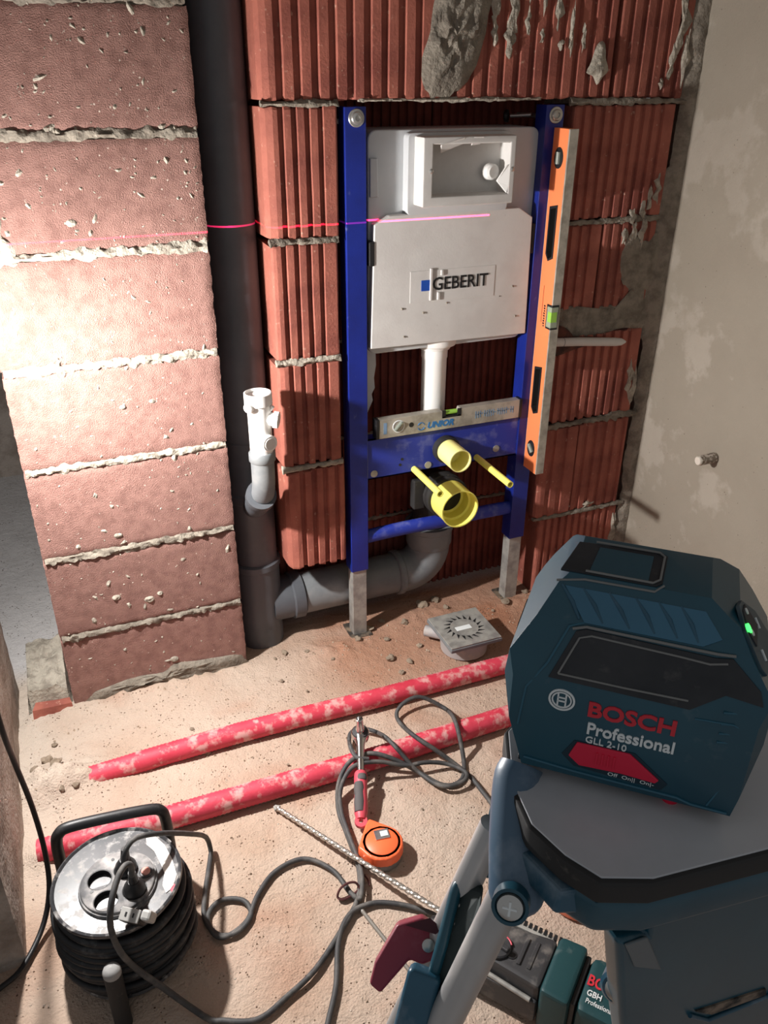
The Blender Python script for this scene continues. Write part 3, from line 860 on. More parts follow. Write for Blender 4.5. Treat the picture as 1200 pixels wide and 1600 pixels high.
for x, z in ((0.237, 0.862), (0.418, 0.815), (0.134, 0.795), (0.128, 0.858), (0.405, 0.885), (0.18, 0.845), (0.372, 0.865)):
    s = rs.uniform(0.0014, 0.0026)
    MB().hull([((0, 0, s), (0, -0.3, 1)), ((0, 0, -s), (0, -0.3, -1)), ((s, 0, 0), (1, -0.3, 0)), ((-s, 0, 0), (-1, -0.3, 0)), ((0, -s, 0), (0.2, -1, 0.1)), ((0, s, 0), (0, 1, 0))], 0.1).xform(Matrix.Translation((x, 0.0, z))).build('foam_crumb', MORTAR, panel)
# side clips and hanging insulation strip
MB().bx((0.050, -0.002, 0.955), (0.062, 0.03, 1.005)).build('side_clip', BLACK, ci, bevel=0.002)
MB().bx((0.446, 0.002, 0.955), (0.455, 0.03, 1.02)).build('side_clip', BLACK, ci, bevel=0.002)
st = [(0.050, 0.60), (0.052, 0.78), (0.084, 0.78), (0.086, 0.72), (0.081, 0.69), (0.083, 0.665), (0.075, 0.65), (0.078, 0.635), (0.070, 0.618), (0.062, 0.60)]
MB().prism([(a, 0.05, b) for a, b in st], (0, 0.012, 0)).build('insulation_strip', TANK, ci, bevel=0.001)
MB().prism([(0.060, 0.018, 1.09), (0.079, 0.018, 1.09), (0.077, 0.018, 1.165), (0.060, 0.018, 1.165)], (0, 0.008, 0)).build('mould_rib', TANK, ci, bevel=0.002)
# flush pipe
MB().lathe((0.241, 0.062, 0.775), (0, 0, -1), [(0.044, -0.01), (0.053, 0.0), (0.053, 0.016), (0.050, 0.022), (0.040, 0.026), (0.036, 0.034)], 32).build('flush_collar', WHITE, ci, smooth=40)
MB().lathe((0.241, 0.062, 0.750), (0, 0, -1), [(0.0315, 0), (0.0315, 0.03), (0.030, 0.034), (0.0295, 0.235)], 32).build('flush_pipe', WHITE, ci, smooth=40)

# flush outlet with pale yellow cap
fo = thing('flush_outlet', 'smaller upper yellow tube end poking through the blue cross plate', 'pipe cap', (0.250, 0.0, 0.505))
MB().lathe((0.250, 0.006, 0.503), (0, -1, 0), [(0.034, 0), (0.034, 0.018), (0.030, 0.020), (0.030, 0.0)], 30, closed=True).build('seal', RUBBER, fo, smooth=40)
MB().lathe((0.250, 0.03, 0.503), (0, -1, 0), [(0.0285, 0), (0.0285, 0.112), (0.0262, 0.112), (0.0258, 0.06), (0.0, 0.06)], 34).build('cap', YELLOWP, fo, smooth=40)

# drain connection with yellow cap
dc = thing('drain_outlet', 'large yellow capped drain socket below the blue cross plate', 'pipe cap', (0.250, 0.0, 0.379))
MB().lathe((0.250, 0.0, 0.379), (0, -1, 0), [(0.052, -0.03), (0.056, -0.02), (0.056, 0.004), (0.052, 0.006), (0.052, 0.012), (0.055, 0.014), (0.055, 0.026), (0.047, 0.028)], 36).build('rubber_sleeve', RUBBER, dc, smooth=40)
MB().lathe((0.250, 0.0, 0.379), (0, -1, 0), [(0.0485, 0.02), (0.0485, 0.086), (0.0495, 0.089), (0.0495, 0.092), (0.0465, 0.092), (0.0455, 0.06), (0.040, 0.058), (0.040, 0.03), (0.034, 0.028), (0.034, 0.015), (0.0, 0.015)], 40).build('cap', YELLOW, dc, smooth=40)
MB().bx((0.17, 0.004, 0.345), (0.20, 0.03, 0.425)).build('clamp_bracket', RUBBER, dc, bevel=0.003)
path = catmull([(0.250, 0.02, 0.379), (0.252, 0.06, 0.374), (0.258, 0.092, 0.35), (0.262, 0.102, 0.31), (0.262, 0.102, 0.222)], 6)
MB().tube(path, 0.046, 24).build('drain_bend', RUBBER, dc, smooth=50)

# yellow sleeves on the two hanger bolts
for nm, x, z, y1, lab in (('hanger_sleeve', 0.168, 0.460, -0.143, 'left thin yellow sleeve sticking out just above the drain cap'), ('hanger_sleeve', 0.340, 0.463, -0.166, 'right thin yellow sleeve sticking out beside the orange spirit level')):
    mb = MB().lathe((x, 0.008, z), (0, -1, 0), [(0.0082, 0.0), (0.0082, 0.008 - y1), (0.0058, 0.008 - y1), (0.0058, 0.06), (0.0, 0.06)], 18)
    tag(mb.build(nm, YELLOW, None, smooth=40), lab, 'sleeve', 'yellow bolt sleeves')

# ------------------------------------------------------------------ short grey spirit level lying on the cross plate
sl = thing('spirit_level', 'short grey aluminium spirit level lying across the blue frame', 'spirit level', (0.26, 0.006, 0.5575))
x0, x1, z0, z1, y0, y1 = 0.072, 0.448, 0.5575, 0.6045, -0.005, 0.017
mb = MB().prism([(x0, y0, z0), (x1, y0, z0), (x1, y0, z1), (0.285, y0, z1), (0.280, y0, z1 - 0.017), (0.240, y0, z1 - 0.017), (0.235, y0, z1), (x0, y0, z1)], (0, y1 - y0, 0))
mb.build('body', ALU, sl, bevel=0.0008)
for a, b in ((x0 - 0.008, x0), (x1, x1 + 0.008)):
    MB().bx((a, y0 - 0.001, z0), (b, y1 + 0.001, z1 + 0.001)).build('end_cap', BLACK, sl, bevel=0.0012)
g = MB().bx((0.236, y0 + 0.002, z1 - 0.0168), (0.284, y1 - 0.002, z1 - 0.013))
g.bx((0.236, y0 - 0.0006, z1 - 0.018), (0.284, y0 + 0.002, z1 - 0.0145)).bx((0.2345, y0 - 0.0006, z1 - 0.018), (0.244, y0 + 0.002, z1 + 0.001)).bx((0.276, y0 - 0.0006, z1 - 0.018), (0.2855, y0 + 0.002, z1 + 0.001))
wv = g.build('vial_window', BLACK, sl)
MB().tube([(0.2445, 0.002, z1 - 0.007), (0.2755, 0.002, z1 - 0.007)], 0.0058, 14).build('vial', VIAL, wv, smooth=40)
r = MB().lathe((0.121, y0, 0.583), (0, -1, 0), [(0.0155, -0.002), (0.0155, 0.0009), (0.0132, 0.0009), (0.0132, -0.001), (0.0, -0.001)], 28).build('vial_ring', WHITEP, sl, smooth=40)
MB().tube([(0.1125, y0 - 0.0002, 0.574), (0.1295, y0 - 0.0002, 0.592)], 0.005, 12).build('vial', VIALG, r, smooth=40)
MB().lathe((0.154, y0, 0.582), (0, -1, 0), [(0.0062, -0.001), (0.0062, 0.0005), (0.0, 0.0005)], 20).build('hang_hole', BLACK, sl)
text('lettering', 'UNIOR', (0.197, y0, 0.5655), (1, 0, 0), (0, 0, 1), 0.070, 0.0165, BLUEP, sl, shear=0.25, bold=0.045)
for s in (-1, 1):
    arc = [(0.180 + 0.0085 * math.cos(t), y0 - 0.0002, 0.574 + s * 0.0016 + s * 0.0075 * math.sin(t)) for t in [0.3 + k * (pi - 0.6) / 8 for k in range(9)]]
    MB().tube(arc, 0.0012, 6).build('emblem', BLUEP, sl)
rs = random.Random(8)
for k in range(9):
    xk = 0.325 + k * 0.0122
    fm = MB().bx((xk, y0 - 0.0004, 0.573 + 0.0012 * (k % 3)), (xk + 0.0026, y0 + 0.0005, 0.591))
    fm.bx((xk, y0 - 0.0004, 0.581 + 0.002 * (k % 2)), (xk + 0.009, y0 + 0.0005, 0.5835 + 0.002 * (k % 2)))
    if k % 3 != 1:
        fm.bx((xk + 0.0065, y0 - 0.0004, 0.573), (xk + 0.009, y0 + 0.0005, 0.590))
    fm.build('faded_mark', BLUEPF, sl)
MB().bx((0.083, y0 - 0.0004, 0.568), (0.091, y0 + 0.0005, 0.596)).build('faded_mark', BLUEPF, sl)

# ------------------------------------------------------------------ tall orange spirit level
ol = thing('spirit_level', 'tall orange spirit level standing upright against the right blue rail', 'spirit level', (0.489, -0.03, 0.418))
xa, xb, za, zb_ = 0.4775, 0.5005, 0.418, 1.216
web = MB().bx((xa, -0.0575, za), (xb - 0.002, -0.002, zb_)).build('web', ORANGE, None, bevel=0.0006)
boolean(web, [MB().prism([(xa - 0.02, a, b) for a, b in [(-0.0415, z0 + 0.014), (-0.0415, z1 - 0.006), (-0.0165, z1 - 0.012), (-0.0165, z0 + 0.02), (-0.026, z0 + 0.006)]], (0.06, 0, 0)) for z0, z1 in ((0.938, 1.066), (0.568, 0.698))])
iv_ = world_matrix(ol).inverted()
for v_ in web.data.vertices:
    v_.co = iv_ @ v_.co
web.parent = ol
MB().bx((xa + 0.0006, -0.061, za), (xb, -0.0572, zb_)).build('measuring_edge', ALU, ol, bevel=0.0006)
MB().bx((xa + 0.0006, -0.0022, za), (xb, -0.0002, zb_)).build('measuring_edge', ALU, ol, bevel=0.0004)
def onX(poly, d=0.0012, name='grip_opening', m=BLACK, par=ol):
    return MB().prism([(xa - 0.0002, a, b) for a, b in poly], (-d, 0, 0)).build(name, m, par, bevel=0.0004)
for z0, z1 in ((0.938, 1.066), (0.568, 0.698)):
    lo_ = [(-0.0415, z0 + 0.014), (-0.0415, z1 - 0.006), (-0.0165, z1 - 0.012), (-0.0165, z0 + 0.02), (-0.026, z0 + 0.006)]
    # soft black liner running round the grip opening
    path = [Vector((xa + 0.0005, a, b)) for a, b in lo_]
    lin_ = MB()
    n_ = len(lo_)
    ca = sum(a for a, b in lo_) / n_; cb = sum(b for a, b in lo_) / n_
    ou = [(ca + (a - ca) * 1.22, cb + (b - cb) * 1.06) for a, b in lo_]; inn_ = [(ca + (a - ca) * 0.86, cb + (b - cb) * 0.97) for a, b in lo_]
    vv_ = [(xa - 0.0014, a, b) for a, b in ou] + [(xa - 0.0014, a, b) for a, b in inn_] + [(xb - 0.0005, a, b) for a, b in ou] + [(xb - 0.0005, a, b) for a, b in inn_]
    ff_ = []
    for k in range(n_):
        j = (k + 1) % n_
        ff_ += [(k, j, n_ + j, n_ + k), (2 * n_ + k, 2 * n_ + j, 3 * n_ + j, 3 * n_ + k), (k, j, 2 * n_ + j, 2 * n_ + k), (n_ + k, n_ + j, 3 * n_ + j, 3 * n_ + k)]
    lin_.add(vv_, ff_).build('grip_liner', BLACK, ol)
for z, rot, m_ in ((1.158, 0.0, BLACK), (0.479, 0.8, BLACK)):
    ring = [(-0.030 + 0.0165 * math.cos(t), z + 0.0215 * math.sin(t)) for t in [k * pi / 12 for k in range(24)]]
    rr = onX(ring, 0.0014, 'vial_housing', BLACK)
    d = Vector((0, math.sin(rot), math.cos(rot)))
    c = Vector((xa - 0.0016, -0.030, z))
    MB().tube([c - d * 0.012, c + d * 0.012], 0.006, 12).build('vial', VIALG, rr, smooth=40)
wv = MB().bx((xa - 0.0012, -0.0622, 0.790), (xb - 0.004, -0.040, 0.848)).build('vial_window', BLACK, ol, bevel=0.002)
MB().bx((xa - 0.0018, -0.0628, 0.795), (xb - 0.006, -0.044, 0.843)).build('vial_lens', mat('vial_lens', (150, 160, 140), 0.15), wv, bevel=0.001)
MB().bx((xa - 0.0024, -0.0634, 0.808), (xb - 0.009, -0.049, 0.832)).build('vial', VIAL, wv, bevel=0.001)
for k in range(9):
    MB().bx((xa - 0.0006, -0.0335, 0.792 + k * 0.0058), (xa, -0.0335 + (0.0058 if k % 3 else 0.0042), 0.7955 + k * 0.0058)).build('printed_mark', BLACKP, ol)
MB().bx((xa - 0.0006, -0.0215, 0.80), (xa, -0.0198, 0.885)).build('printed_line', mat('brown_print', (170, 84, 50), 0.6), ol)

# ------------------------------------------------------------------ soil stack
ss = thing('soil_stack', 'grey vertical soil pipe between the clinker pier and the bricks', 'pipe', (-0.2215, 0.1, 0))
SX, SY = -0.2215, 0.100
MB().lathe((SX, SY, 0.43), (0, 0, 1), [(0.055, 0), (0.055, 1.19)], 40).build('pipe', PVC_SHADED, ss, smooth=40)
MB().lathe((SX, SY, -0.01), (0, 0, 1), [(0.0585, 0), (0.0585, 0.235), (0.062, 0.238), (0.062, 0.252), (0.0572, 0.255)], 40).build('tee', PVC_SHADED, ss, smooth=40)
MB().lathe((SX, SY, 0.24), (0, 0, 1), [(0.055, 0), (0.055, 0.17), (0.0585, 0.175), (0.0615, 0.18), (0.0615, 0.196), (0.058, 0.20), (0.058, 0.33), (0.056, 0.332)], 40).build('branch_fitting', PVC_SHADED, ss, smooth=40)
MB().lathe((SX + 0.03, 0.102, 0.105), (1, 0, 0), [(0.0575, 0), (0.0575, 0.052), (0.0625, 0.056), (0.0625, 0.082), (0.0575, 0.085)], 36).build('side_socket', PVC_SHADED, ss, smooth=40)
path = catmull([(SX, SY, 0.385), (SX, 0.05, 0.415), (SX - 0.002, 0.005, 0.446), (SX - 0.004, -0.036, 0.483)], 5)
MB().tube(path, [0.03] * (len(path) - 4) + [0.032, 0.0345, 0.0345, 0.0345], 24).build('inlet_socket', PVC_SHADED, ss, smooth=50)

# waste elbow
wp = thing('waste_pipe', 'grey waste pipe running along the floor behind the blue frame feet', 'pipe', (0.0, 0.085, 0.05))
MB().tube([(-0.105, 0.102, 0.105), (0.02, 0.102, 0.105), (0.165, 0.102, 0.105)], 0.055, 36).build('pipe', PVC, wp, smooth=50)
path = [(0.165, 0.102, 0.105), (0.190, 0.102, 0.105)] + [(0.190 + 0.072 * math.sin(t), 0.102, 0.177 - 0.072 * math.cos(t)) for t in [k * pi / 16 for k in range(1, 9)]] + [(0.262, 0.102, 0.19)]
el = MB().tube(path, 0.0575, 36).build('elbow', PVC, wp, smooth=50)
MB().lathe((0.162, 0.102, 0.105), (1, 0, 0), [(0.0575, -0.004), (0.062, 0), (0.062, 0.012), (0.0575, 0.016)], 36).build('collar', PVC, el, smooth=40)
MB().lathe((0.262, 0.102, 0.178), (0, 0, 1), [(0.0575, 0), (0.062, 0.01), (0.0625, 0.05), (0.066, 0.054), (0.066, 0.068), (0.055, 0.069), (0.054, 0.05)], 36).build('socket', PVC, el, smooth=40)

# small elbow plus white trap fitting
tf = thing('trap_fitting', 'white plastic trap fitting in a grey elbow on the soil stack', 'pipe fitting', (-0.226, -0.05, 0.49))
path = catmull([(SX, -0.030, 0.478), (SX, -0.042, 0.498), (SX, -0.050, 0.525), (SX, -0.052, 0.575)], 6)
MB().tube(path, [0.0215] + [0.0255] * (len(path) - 1), 28).build('elbow', PVC, tf, smooth=50)
MB().lathe((SX, -0.052, 0.572), (0, 0, 1), [(0.0265, 0), (0.029, 0.003), (0.029, 0.020), (0.0265, 0.023), (0.025, 0.023)], 30).build('rubber_rim', PVC, tf, smooth=40)
MB().lathe((SX, -0.052, 0.59), (0, 0, 1), [(0.0245, 0), (0.0245, 0.112), (0.0295, 0.114), (0.0295, 0.138), (0.027, 0.139), (0.026, 0.132), (0.0, 0.132)], 32).build('body', WHITE, tf, smooth=40)
cp = MB().lathe((SX - 0.004, -0.052, 0.704), (-0.75, -0.65, 0.0), [(0.010, 0.02), (0.010, 0.033), (0.0, 0.033)], 12).build('lug', WHITE, tf, smooth=40)
sp_ = MB().lathe((SX + 0.012, -0.060, 0.672), (0.88, -0.45, -0.12), [(0.015, 0), (0.015, 0.016), (0.019, 0.017), (0.019, 0.027), (0.013, 0.029), (0.0, 0.029)], 8).build('spigot', WHITE, tf, smooth=30)
MB().lathe((SX + 0.024, -0.064, 0.694), (0.5, -0.3, 0.8), [(0.004, -0.01), (0.004, 0.006), (0.0, 0.008)], 10).build('spigot_nib', WHITE, sp_, smooth=40)
lb = MB().lathe((SX + 0.004, -0.06, 0.622), (0.30, -0.95, 0.02), [(0.0185, 0), (0.0185, 0.024), (0.0165, 0.026), (0.0, 0.026)], 24).build('round_boss', WHITE, tf, smooth=40)
MB().lathe((SX + 0.0118, -0.0850, 0.6225), (0.30, -0.95, 0.02), [(0.0125, 0), (0.0125, 0.0012), (0.0, 0.0012)], 22).build('boss_disc', mat('grey_white_plastic', (208, 206, 202), 0.5), lb)

# ------------------------------------------------------------------ floor drain
fd = thing('floor_drain', 'loose square grey floor drain with slotted grate on the dirt', 'drain', (0.25, -0.147, 0.0))
MB().lathe((0.250, -0.150, 0.0), (0, 0, 1), [(0.048, 0.0), (0.060, 0.006), (0.062, 0.028), (0.064, 0.052)], 36).build('bowl', mat('pale_grey_plastic', (164, 160, 160), 0.5, dust=(190, 180, 170), dscale=30), fd, smooth=40)
MB().bx((0.178, -0.219, 0.050), (0.322, -0.075, 0.060)).build('flange', PVC, fd, bevel=0.002)
gr = MB().bx((0.180, -0.217, 0.0605), (0.320, -0.077, 0.064)).build('grate', GALV, fd, bevel=0.001)
for k in range(18):
    t = 2 * pi * k / 18
    c, s = math.cos(t), math.sin(t)
    def rp_(r, dt):
        return (0.250 + r * math.cos(t + dt), -0.147 + r * math.sin(t + dt), 0.0638)
    MB().prism([rp_(0.037, -0.13), rp_(0.037, 0.09), rp_(0.053, 0.13)], (0, 0, 0.0008)).build('slot', BLACK, gr)
MB().bx((0.226, -0.156, 0.0638), (0.268, -0.140, 0.0648)).build('name_plate', WHITEP, gr)
MB().tube([(0.215, -0.115, 0.028), (0.175, -0.075, 0.026)], 0.015, 20).build('outlet', mat('pale_grey_plastic', (164, 160, 160)), fd, smooth=40)

# ------------------------------------------------------------------ bits in the right wall
wt = thing('white_tube', 'white plastic tube end lying across the mortar bed at right', 'tube', (0.62, -0.01, 0.73))
MB().tube([(0.50, -0.002, 0.742), (0.60, -0.010, 0.736), (0.705, -0.016, 0.726), (0.722, -0.017, 0.7245), (0.734, -0.018, 0.7235)], [0.0105, 0.0105, 0.0105, 0.009, 0.003], 16).build('tube', CREAM, wt, smooth=50)
MB().lathe((0.555, -0.0064, 0.7386), (1, -0.08, -0.07), [(0.0107, 0), (0.0109, 0.0005), (0.0109, 0.0012), (0.0107, 0.0016)], 16).build('printed_ring', LINEG, wt)
sb = thing('wall_stub', 'short speckled pipe stub sticking out of the plastered right wall', 'pipe stub', (0.842, -0.28, 0.497))
MB().lathe((0.846, -0.280, 0.497), (-1, 0.07, -0.05), [(0.0125, 0), (0.0130, 0.018), (0.0118, 0.034), (0.0122, 0.050), (0.0, 0.050)], 12).build('pipe', mat('speckled_stub', (120, 108, 94), 0.9, rgb2=(190, 180, 168), nscale=90, nr=(0.5, 0.56), bump=0.8, bscale=160), sb, smooth=50)
MB().lathe((0.796, -0.2765, 0.4945), (-1, 0.07, -0.05), [(0.0112, 0), (0.0112, 0.004), (0.0095, 0.006), (0.0, 0.006)], 14).build('plug', mat('pale_plug', (206, 198, 186), 0.8), sb, smooth=40)

# ================================================================== THINGS ON THE FLOOR
# ------------------------------------------------------------------ red conduits (fine corrugation, dusty)
def conduit(pts, r, label):
    path = catmull(pts, 10)
    # resample
    out = [path[0]]; acc = 0.0; step = 0.0042
    for a, b in zip(path[:-1], path[1:]):
        L = (b - a).length; t = step - acc
        while t <= L:
            out.append(a + (b - a) * (t / L)); t += step
        acc = L - (t - step)
    rad = [r * (1 + 0.028 * (1 if i % 2 else -1) + 0.02 * nz(p.x, p.y, 5, 18)) for i, p in enumerate(out)]
    tag(MB().tube(out, rad, 22).build('conduit', CONDUIT, None, smooth=70), label, 'conduit', 'red conduits across the floor')
conduit(C1, 0.0225, 'red conduit nearer the blue frame running across the floor')
conduit(C2, 0.0235, 'red conduit nearer the cable reel passing under the ratchet')

# ------------------------------------------------------------------ cable reel
RC = Vector((-0.656, -0.672, 0))
cr = thing('cable_reel', 'dusty black cable reel with round socket panel and tube handle', 'cable reel', (RC.x, RC.y, 0))
MB().lathe(RC, (0, 0, 1), [(0.030, 0.0), (0.075, 0.012), (0.088, 0.016), (0.088, 0.155)], 40).build('drum', WIND, cr, smooth=40)
MB().lathe(RC, (0, 0, 1), [(0.0, 0.004), (0.099, 0.006), (0.101, 0.010), (0.099, 0.014), (0.0, 0.014)], 48).build('lower_flange', BLACKD, cr, smooth=40)
MB().lathe(RC, (0, 0, 1), [(0.0, 0.158), (0.098, 0.1585), (0.1015, 0.161), (0.103, 0.165), (0.102, 0.169), (0.099, 0.1705), (0.096, 0.1665), (0.0, 0.1675)], 64).build('upper_flange', BLACKD, cr, smooth=40)
# windings
mb = MB(); rs = random.Random(21)
for i in range(11):
    z = 0.024 + 0.0122 * i
    ro = 0.096 + 0.006 * math.sin(pi * i / 10) + rs.uniform(-0.002, 0.002)
    tx, ty = rs.uniform(-0.05, 0.05), rs.uniform(-0.09, 0.03)
    ox, oy = rs.uniform(-0.003, 0.003), rs.uniform(-0.004, 0.002)
    ring = []
    for k in range(48):
        t = 2 * pi * k / 48
        x, y = ro * math.cos(t), ro * math.sin(t)
        ring.append(Vector((RC.x + x + ox, RC.y + y + oy, min(0.152, max(0.02, z + tx * x * 2 + ty * y * 2)))))
    mb.tube(ring, 0.0068, 8, closed=True)
for i in range(4):
    z = 0.03 + 0.03 * i
    ring = []
    ty = rs.uniform(-0.25, 0.05)
    for k in range(48):
        t = 2 * pi * k / 48
        x, y = 0.106 * math.cos(t), 0.104 * math.sin(t)
        ring.append(Vector((RC.x + x + 0.003, RC.y + y - 0.002, min(0.150, max(0.018, z + ty * y)))))
    mb.tube(ring, 0.0058, 8, closed=True)
mb.build('windings', WIND, cr, smooth=60)
# socket panel with four recesses
PC = Vector((-0.655, -0.684, 0))
panel = MB().lathe(PC, (0, 0, 1), [(0.0, 0.150), (0.0605, 0.150), (0.0615, 0.168), (0.0605, 0.172), (0.058, 0.1725), (0.0575, 0.176), (0.0555, 0.1775), (0.0, 0.1775)], 56).build('socket_panel', mat('dusty_grey_panel', (92, 92, 94), 0.6, rgb2=(74, 74, 76), nscale=18, dust=(200, 194, 190), dscale=32, dr=(0.42, 0.66), dfac=0.65), None, smooth=40)
SOCK = [Vector((-0.6815, -0.672, 0.1775)), Vector((-0.676, -0.7145, 0.1775)), Vector((-0.640, -0.667, 0.1775)), Vector((-0.632, -0.711, 0.1775))]
boolean(panel, [MB().lathe(s + Vector((0, 0, -0.016)), (0, 0, 1), [(0.0195, 0), (0.0195, 0.04)], 32) for s in SOCK])
for v_ in panel.data.vertices:
    v_.co -= RC
panel.parent = cr
for s in SOCK:
    k = MB().lathe(s + Vector((0, 0, -0.0162)), (0, 0, 1), [(0.0, 0.0016), (0.0182, 0.0016), (0.0182, 0.0158), (0.0192, 0.0160), (0.0194, 0.0), (0.0, 0.0)], 32).build('socket', BLACK, panel, smooth=40)
    MB().prism([s + Vector((0.0178 * math.cos(t), 0.0178 * math.sin(t), -0.0146)) for t in [pi + 0.25 + j * (pi - 0.5) / 10 for j in range(11)]], (0, 0, 0.0045)).build('socket_insert', mat('dusty_grey_panel', (92, 92, 94)), k)
    for d in (-0.0095, 0.0095):
        MB().lathe(s + Vector((d * 0.9, -0.010 + d * 0.25, -0.0101)), (0, 0, 1), [(0.0026, 0), (0.0026, 0.0005), (0.0, 0.0005)], 10).build('pin_hole', BLACK, k)
b = MB().lathe((-0.611, -0.6866, 0.1774), (0, 0, 1), [(0.0105, -0.001), (0.0105, 0.002), (0.0085, 0.003), (0.0, 0.003)], 22).build('button_ring', BLACKD, panel, smooth=40)
MB().lathe((-0.611, -0.6866, 0.1800), (0, 0, 1), [(0.0072, 0.0), (0.0068, 0.0035), (0.004, 0.005), (0.0, 0.0053)], 20).build('reset_button', mat('pink_button', (216, 150, 138), 0.6), b, smooth=40)
for x, y in ((-0.695, -0.690), (-0.6575, -0.6405), (-0.620, -0.700), (-0.655, -0.738)):
    MB().lathe((x, y, 0.1774), (0, 0, 1), [(0.0028, 0), (0.0028, 0.0006), (0.0, 0.0006)], 12).build('screw', BLACK, panel)
# torn paper label on the flange
lab = [(-0.600, -0.604), (-0.588, -0.606), (-0.574, -0.634), (-0.567, -0.668), (-0.5655, -0.700), (-0.575, -0.722), (-0.587, -0.728), (-0.590, -0.712), (-0.583, -0.690), (-0.587, -0.665), (-0.592, -0.640), (-0.602, -0.622)]
MB().prism([(x, y, 0.1666) for x, y in lab], (0, 0, 0.0014)).build('paper_label', PAPER, cr)
MB().prism([(-0.580, -0.724, 0.1668), (-0.572, -0.716, 0.1668), (-0.569, -0.724, 0.1668), (-0.577, -0.736, 0.1668)], (0, 0, 0.0012)).build('label_scrap', mat('pink_scrap', (196, 90, 104), 0.7), cr)
# tube handle and stand
hp = [(-0.746, -0.556, 0.008), (-0.744, -0.556, 0.12), (-0.742, -0.558, 0.165), (-0.735, -0.558, 0.184), (-0.715, -0.558, 0.192), (-0.64, -0.558, 0.186), (-0.585, -0.558, 0.178), (-0.568, -0.558, 0.168), (-0.563, -0.558, 0.148), (-0.562, -0.558, 0.10), (-0.562, -0.556, 0.008)]
MB().tube(catmull(hp, 6), 0.0098, 14).build('handle', BLACK if False else mat('black_tube', (30, 30, 32), 0.45, dust=(120, 118, 116), dscale=30, dr=(0.55, 0.75), dfac=0.35), cr, smooth=60)
sd = MB().tube([(-0.684, -0.803, 0.0), (-0.684, -0.801, 0.06), (-0.684, -0.799, 0.122)], 0.0135, 18).build('stand_tube', RUBBER, cr, smooth=60)
MB().lathe((-0.684, -0.799, 0.120), (0, 0, 1), [(0.0138, 0), (0.0138, 0.006), (0.012, 0.011), (0.007, 0.014), (0.0, 0.015)], 20).build('end_cap', mat('grey_cap', (150, 148, 146), 0.7), sd, smooth=50)
MB().tube([(-0.684, -0.803, 0.010), (-0.684, -0.74, 0.010), (-0.675, -0.69, 0.010)], 0.009, 12).build('stand_foot', RUBBER, cr, smooth=60)

